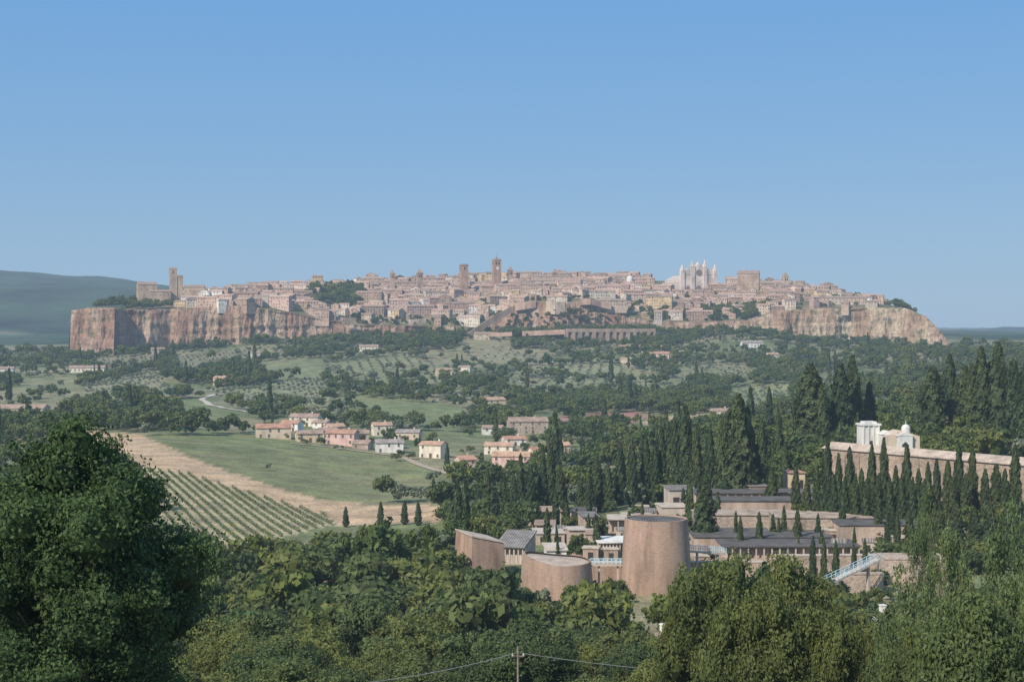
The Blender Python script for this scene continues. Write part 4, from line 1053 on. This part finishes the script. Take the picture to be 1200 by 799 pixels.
ng.interface.new_socket('Geometry',in_out='INPUT',socket_type='NodeSocketGeometry');ng.interface.new_socket('Geometry',in_out='OUTPUT',socket_type='NodeSocketGeometry')
gi=ng.nodes.new('NodeGroupInput');go=ng.nodes.new('NodeGroupOutput');ip=ng.nodes.new('GeometryNodeInstanceOnPoints');ci=ng.nodes.new('GeometryNodeCollectionInfo')
ci.inputs['Collection'].default_value=vc;ci.inputs['Separate Children'].default_value=True;ci.inputs['Reset Children'].default_value=True
def na(nm,ty):
    n=ng.nodes.new('GeometryNodeInputNamedAttribute');n.data_type=ty;n.inputs['Name'].default_value=nm;return n.outputs['Attribute']
L_=ng.links.new
L_(gi.outputs[0],ip.inputs['Points']);L_(ci.outputs[0],ip.inputs['Instance']);ip.inputs['Pick Instance'].default_value=True
L_(na('var','INT'),ip.inputs['Instance Index']);L_(na('scl','FLOAT_VECTOR'),ip.inputs['Scale']);L_(na('rot','FLOAT_VECTOR'),ip.inputs['Rotation']);L_(ip.outputs[0],go.inputs[0])
md=wo.modifiers.new('scatter','NODES');md.node_group=ng
# ---------------------------------------------------------------- vine rows
vinem=leafmat('vine_leaves',(.07,.105,.04),(.17,.215,.085),.3,[(0,(.92,.95,.95)),(1,(1.08,1.05,1.0))])
T0=ground_at(150,548);B0=ground_at(240,638);dr=Vector((B0.x-T0.x,B0.y-T0.y,0)).normalized();pn=Vector((-dr.y,dr.x,0))
if pn.x<0: pn=-pn
vp=POLY['vine'][0]
for k_ in range(-10,60):
    o_=Vector((T0.x,T0.y,0))+pn*(k_*3.3);ts=np.arange(-90,260,.3)
    xx=o_.x+dr.x*ts;yy=o_.y+dr.y*ts;ok=yy>340
    xx,yy=xx[ok],yy[ok];zz=gz(xx,yy);u_=xx/yy*F+600;v_=VH-(zz-ZC)/yy*F
    ok=inpoly(u_,v_,vp)
    if ok.sum()<15: continue
    xx,yy,zz=xx[ok],yy[ok],zz[ok];n_=len(xx)*5
    q=r.randint(0,len(xx),n_);pos=np.stack([xx[q],yy[q],zz[q]],1)+np.stack([r.normal(0,.2,n_),r.normal(0,.2,n_),r.uniform(.2,1.4,n_)],1)
    nr=r.normal(size=(n_,3));nr/=np.linalg.norm(nr,axis=1)[:,None];t_=np.cross(nr,r.normal(size=(n_,3)));t_/=np.linalg.norm(t_,axis=1)[:,None];b_=np.cross(nr,t_);s_=r.uniform(.22,.40,n_)[:,None]
    org=np.array([xx[0],yy[0],zz[0]])
    V=(np.stack([pos-t_*s_*.6,pos-b_*s_*.4,pos+t_*s_*.6,pos+b_*s_*.4],1)-org).reshape(-1,3)
    mkobj('vine_row',arr_mesh('vine_row',V,np.arange(n_*4).reshape(-1,4),[vinem],shade=r.uniform(.1,1,n_)),None,org,0,'straight row of green grapevines in the vineyard','vine row','rows of vines in the vineyard')
# ---------------------------------------------------------------- utility poles and cable
wood=colmat('pole_wood',(.26,.21,.17),'stone')
tops=[]
for (u,d,vt) in ((607,140,757),(330,125,800),(960,150,785)):
    p=P(u,vt,d);g=G(p.x,p.y);t=thing('utility_pole','weathered wooden utility pole with crossarm','pole',(p.x,p.y,g),.1,'utility poles along the slope')
    h=p.z-g;mb=MB();mb.frus(0,0,.15,.09,-1,h,10);part('post',mb,[wood],t)
    mb=MB();mb.box(-.6,.6,-.05,.05,h-1.0,h-.88);part('crossarm',mb,[wood],t)
    for sx_ in (-.5,.5):
        mb=MB();mb.frus(0,0,.06,.04,h-.88,h-.68,8);part('insulator',mb,[white],t,(sx_,0,0))
    tops.append(Vector((p.x,p.y,p.z-.6)))
for a_,b_ in ((0,1),(0,2)):
    pts=[]
    for i in range(25):
        t_=i/24;q=tops[a_].lerp(tops[b_],t_);q.z-=2.4*t_*(1-t_);pts.append(q-tops[a_])
    mb=MB();mb.tube(pts,.03)
    mkobj('power_cable',mb.mesh('power_cable',[colmat('cable',(.35,.35,.35),'metal')]),None,tops[a_],0,'thin power cable sagging between wooden poles','cable','power cables')
# ---------------------------------------------------------------- aerial haze painted into every material as emission (by distance from the camera point)
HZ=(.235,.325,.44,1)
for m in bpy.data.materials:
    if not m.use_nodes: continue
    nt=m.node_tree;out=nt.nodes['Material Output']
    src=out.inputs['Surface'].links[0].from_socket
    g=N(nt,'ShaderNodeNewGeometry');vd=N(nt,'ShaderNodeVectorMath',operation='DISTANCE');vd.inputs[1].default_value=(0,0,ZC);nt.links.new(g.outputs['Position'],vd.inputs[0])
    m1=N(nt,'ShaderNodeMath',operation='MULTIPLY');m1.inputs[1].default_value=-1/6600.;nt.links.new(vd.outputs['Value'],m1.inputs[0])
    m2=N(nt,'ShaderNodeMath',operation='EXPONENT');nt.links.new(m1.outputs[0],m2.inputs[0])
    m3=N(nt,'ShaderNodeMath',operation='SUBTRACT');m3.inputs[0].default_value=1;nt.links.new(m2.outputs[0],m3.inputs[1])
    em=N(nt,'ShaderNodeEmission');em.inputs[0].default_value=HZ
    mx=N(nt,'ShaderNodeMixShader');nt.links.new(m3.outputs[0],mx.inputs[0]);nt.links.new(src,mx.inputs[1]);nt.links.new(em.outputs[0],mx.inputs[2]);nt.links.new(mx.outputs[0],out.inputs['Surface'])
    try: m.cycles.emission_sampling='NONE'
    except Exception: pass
# ---------------------------------------------------------------- light, sky, camera
el=math.radians(40);az=math.radians(-139)
sd=Vector((math.sin(az)*math.cos(el),math.cos(az)*math.cos(el),math.sin(el)))
sl=bpy.data.lights.new('sun','SUN');sl.energy=4.8;sl.angle=math.radians(.5);sl.color=(1,.91,.78)
so=bpy.data.objects.new('sun',sl);COL.objects.link(so);so.rotation_euler=sd.to_track_quat('Z','Y').to_euler();so.location=(0,-50,300)
w=bpy.data.worlds.new('World');scene.world=w;w.use_nodes=True;nt=w.node_tree
bg=nt.nodes['Background'];sk=nt.nodes.new('ShaderNodeTexSky');sk.sky_type='NISHITA';sk.sun_disc=False;sk.sun_elevation=el;sk.sun_rotation=az%(2*math.pi)
sk.altitude=300;sk.air_density=1.0;sk.dust_density=.6;sk.ozone_density=2.0
ST=.12
tc=nt.nodes.new('ShaderNodeTexCoord');sp=nt.nodes.new('ShaderNodeSeparateXYZ');nt.links.new(tc.outputs['Generated'],sp.inputs[0])
hz=ramp(nt,sp.outputs['Z'],[(0,(.315,.465,.645)),(.06,(.275,.45,.665)),(.13,(.215,.415,.69)),(.22,(.16,.375,.715)),(.6,(.19,.38,.66)),(1,(.20,.36,.60))])
sc_=nt.nodes.new('ShaderNodeVectorMath');sc_.operation='SCALE';sc_.inputs['Scale'].default_value=1/ST;nt.links.new(hz,sc_.inputs[0])
mt=nt.nodes.new('ShaderNodeMix');mt.data_type='RGBA';mt.inputs[0].default_value=.9
nt.links.new(sk.outputs[0],mt.inputs[6]);nt.links.new(sc_.outputs[0],mt.inputs[7]);nt.links.new(mt.outputs[2],bg.inputs[0]);bg.inputs[1].default_value=ST
cam=bpy.data.cameras.new('camera');cam.lens=54;cam.sensor_width=36;cam.clip_start=.5;cam.clip_end=60000
co=bpy.data.objects.new('camera',cam);COL.objects.link(co);co.location=(0,0,ZC);co.rotation_euler=(math.radians(90)-math.atan(13.5/F),0,0)
scene.camera=co
scene.view_settings.view_transform='Standard';scene.view_settings.look='None';scene.view_settings.exposure=0
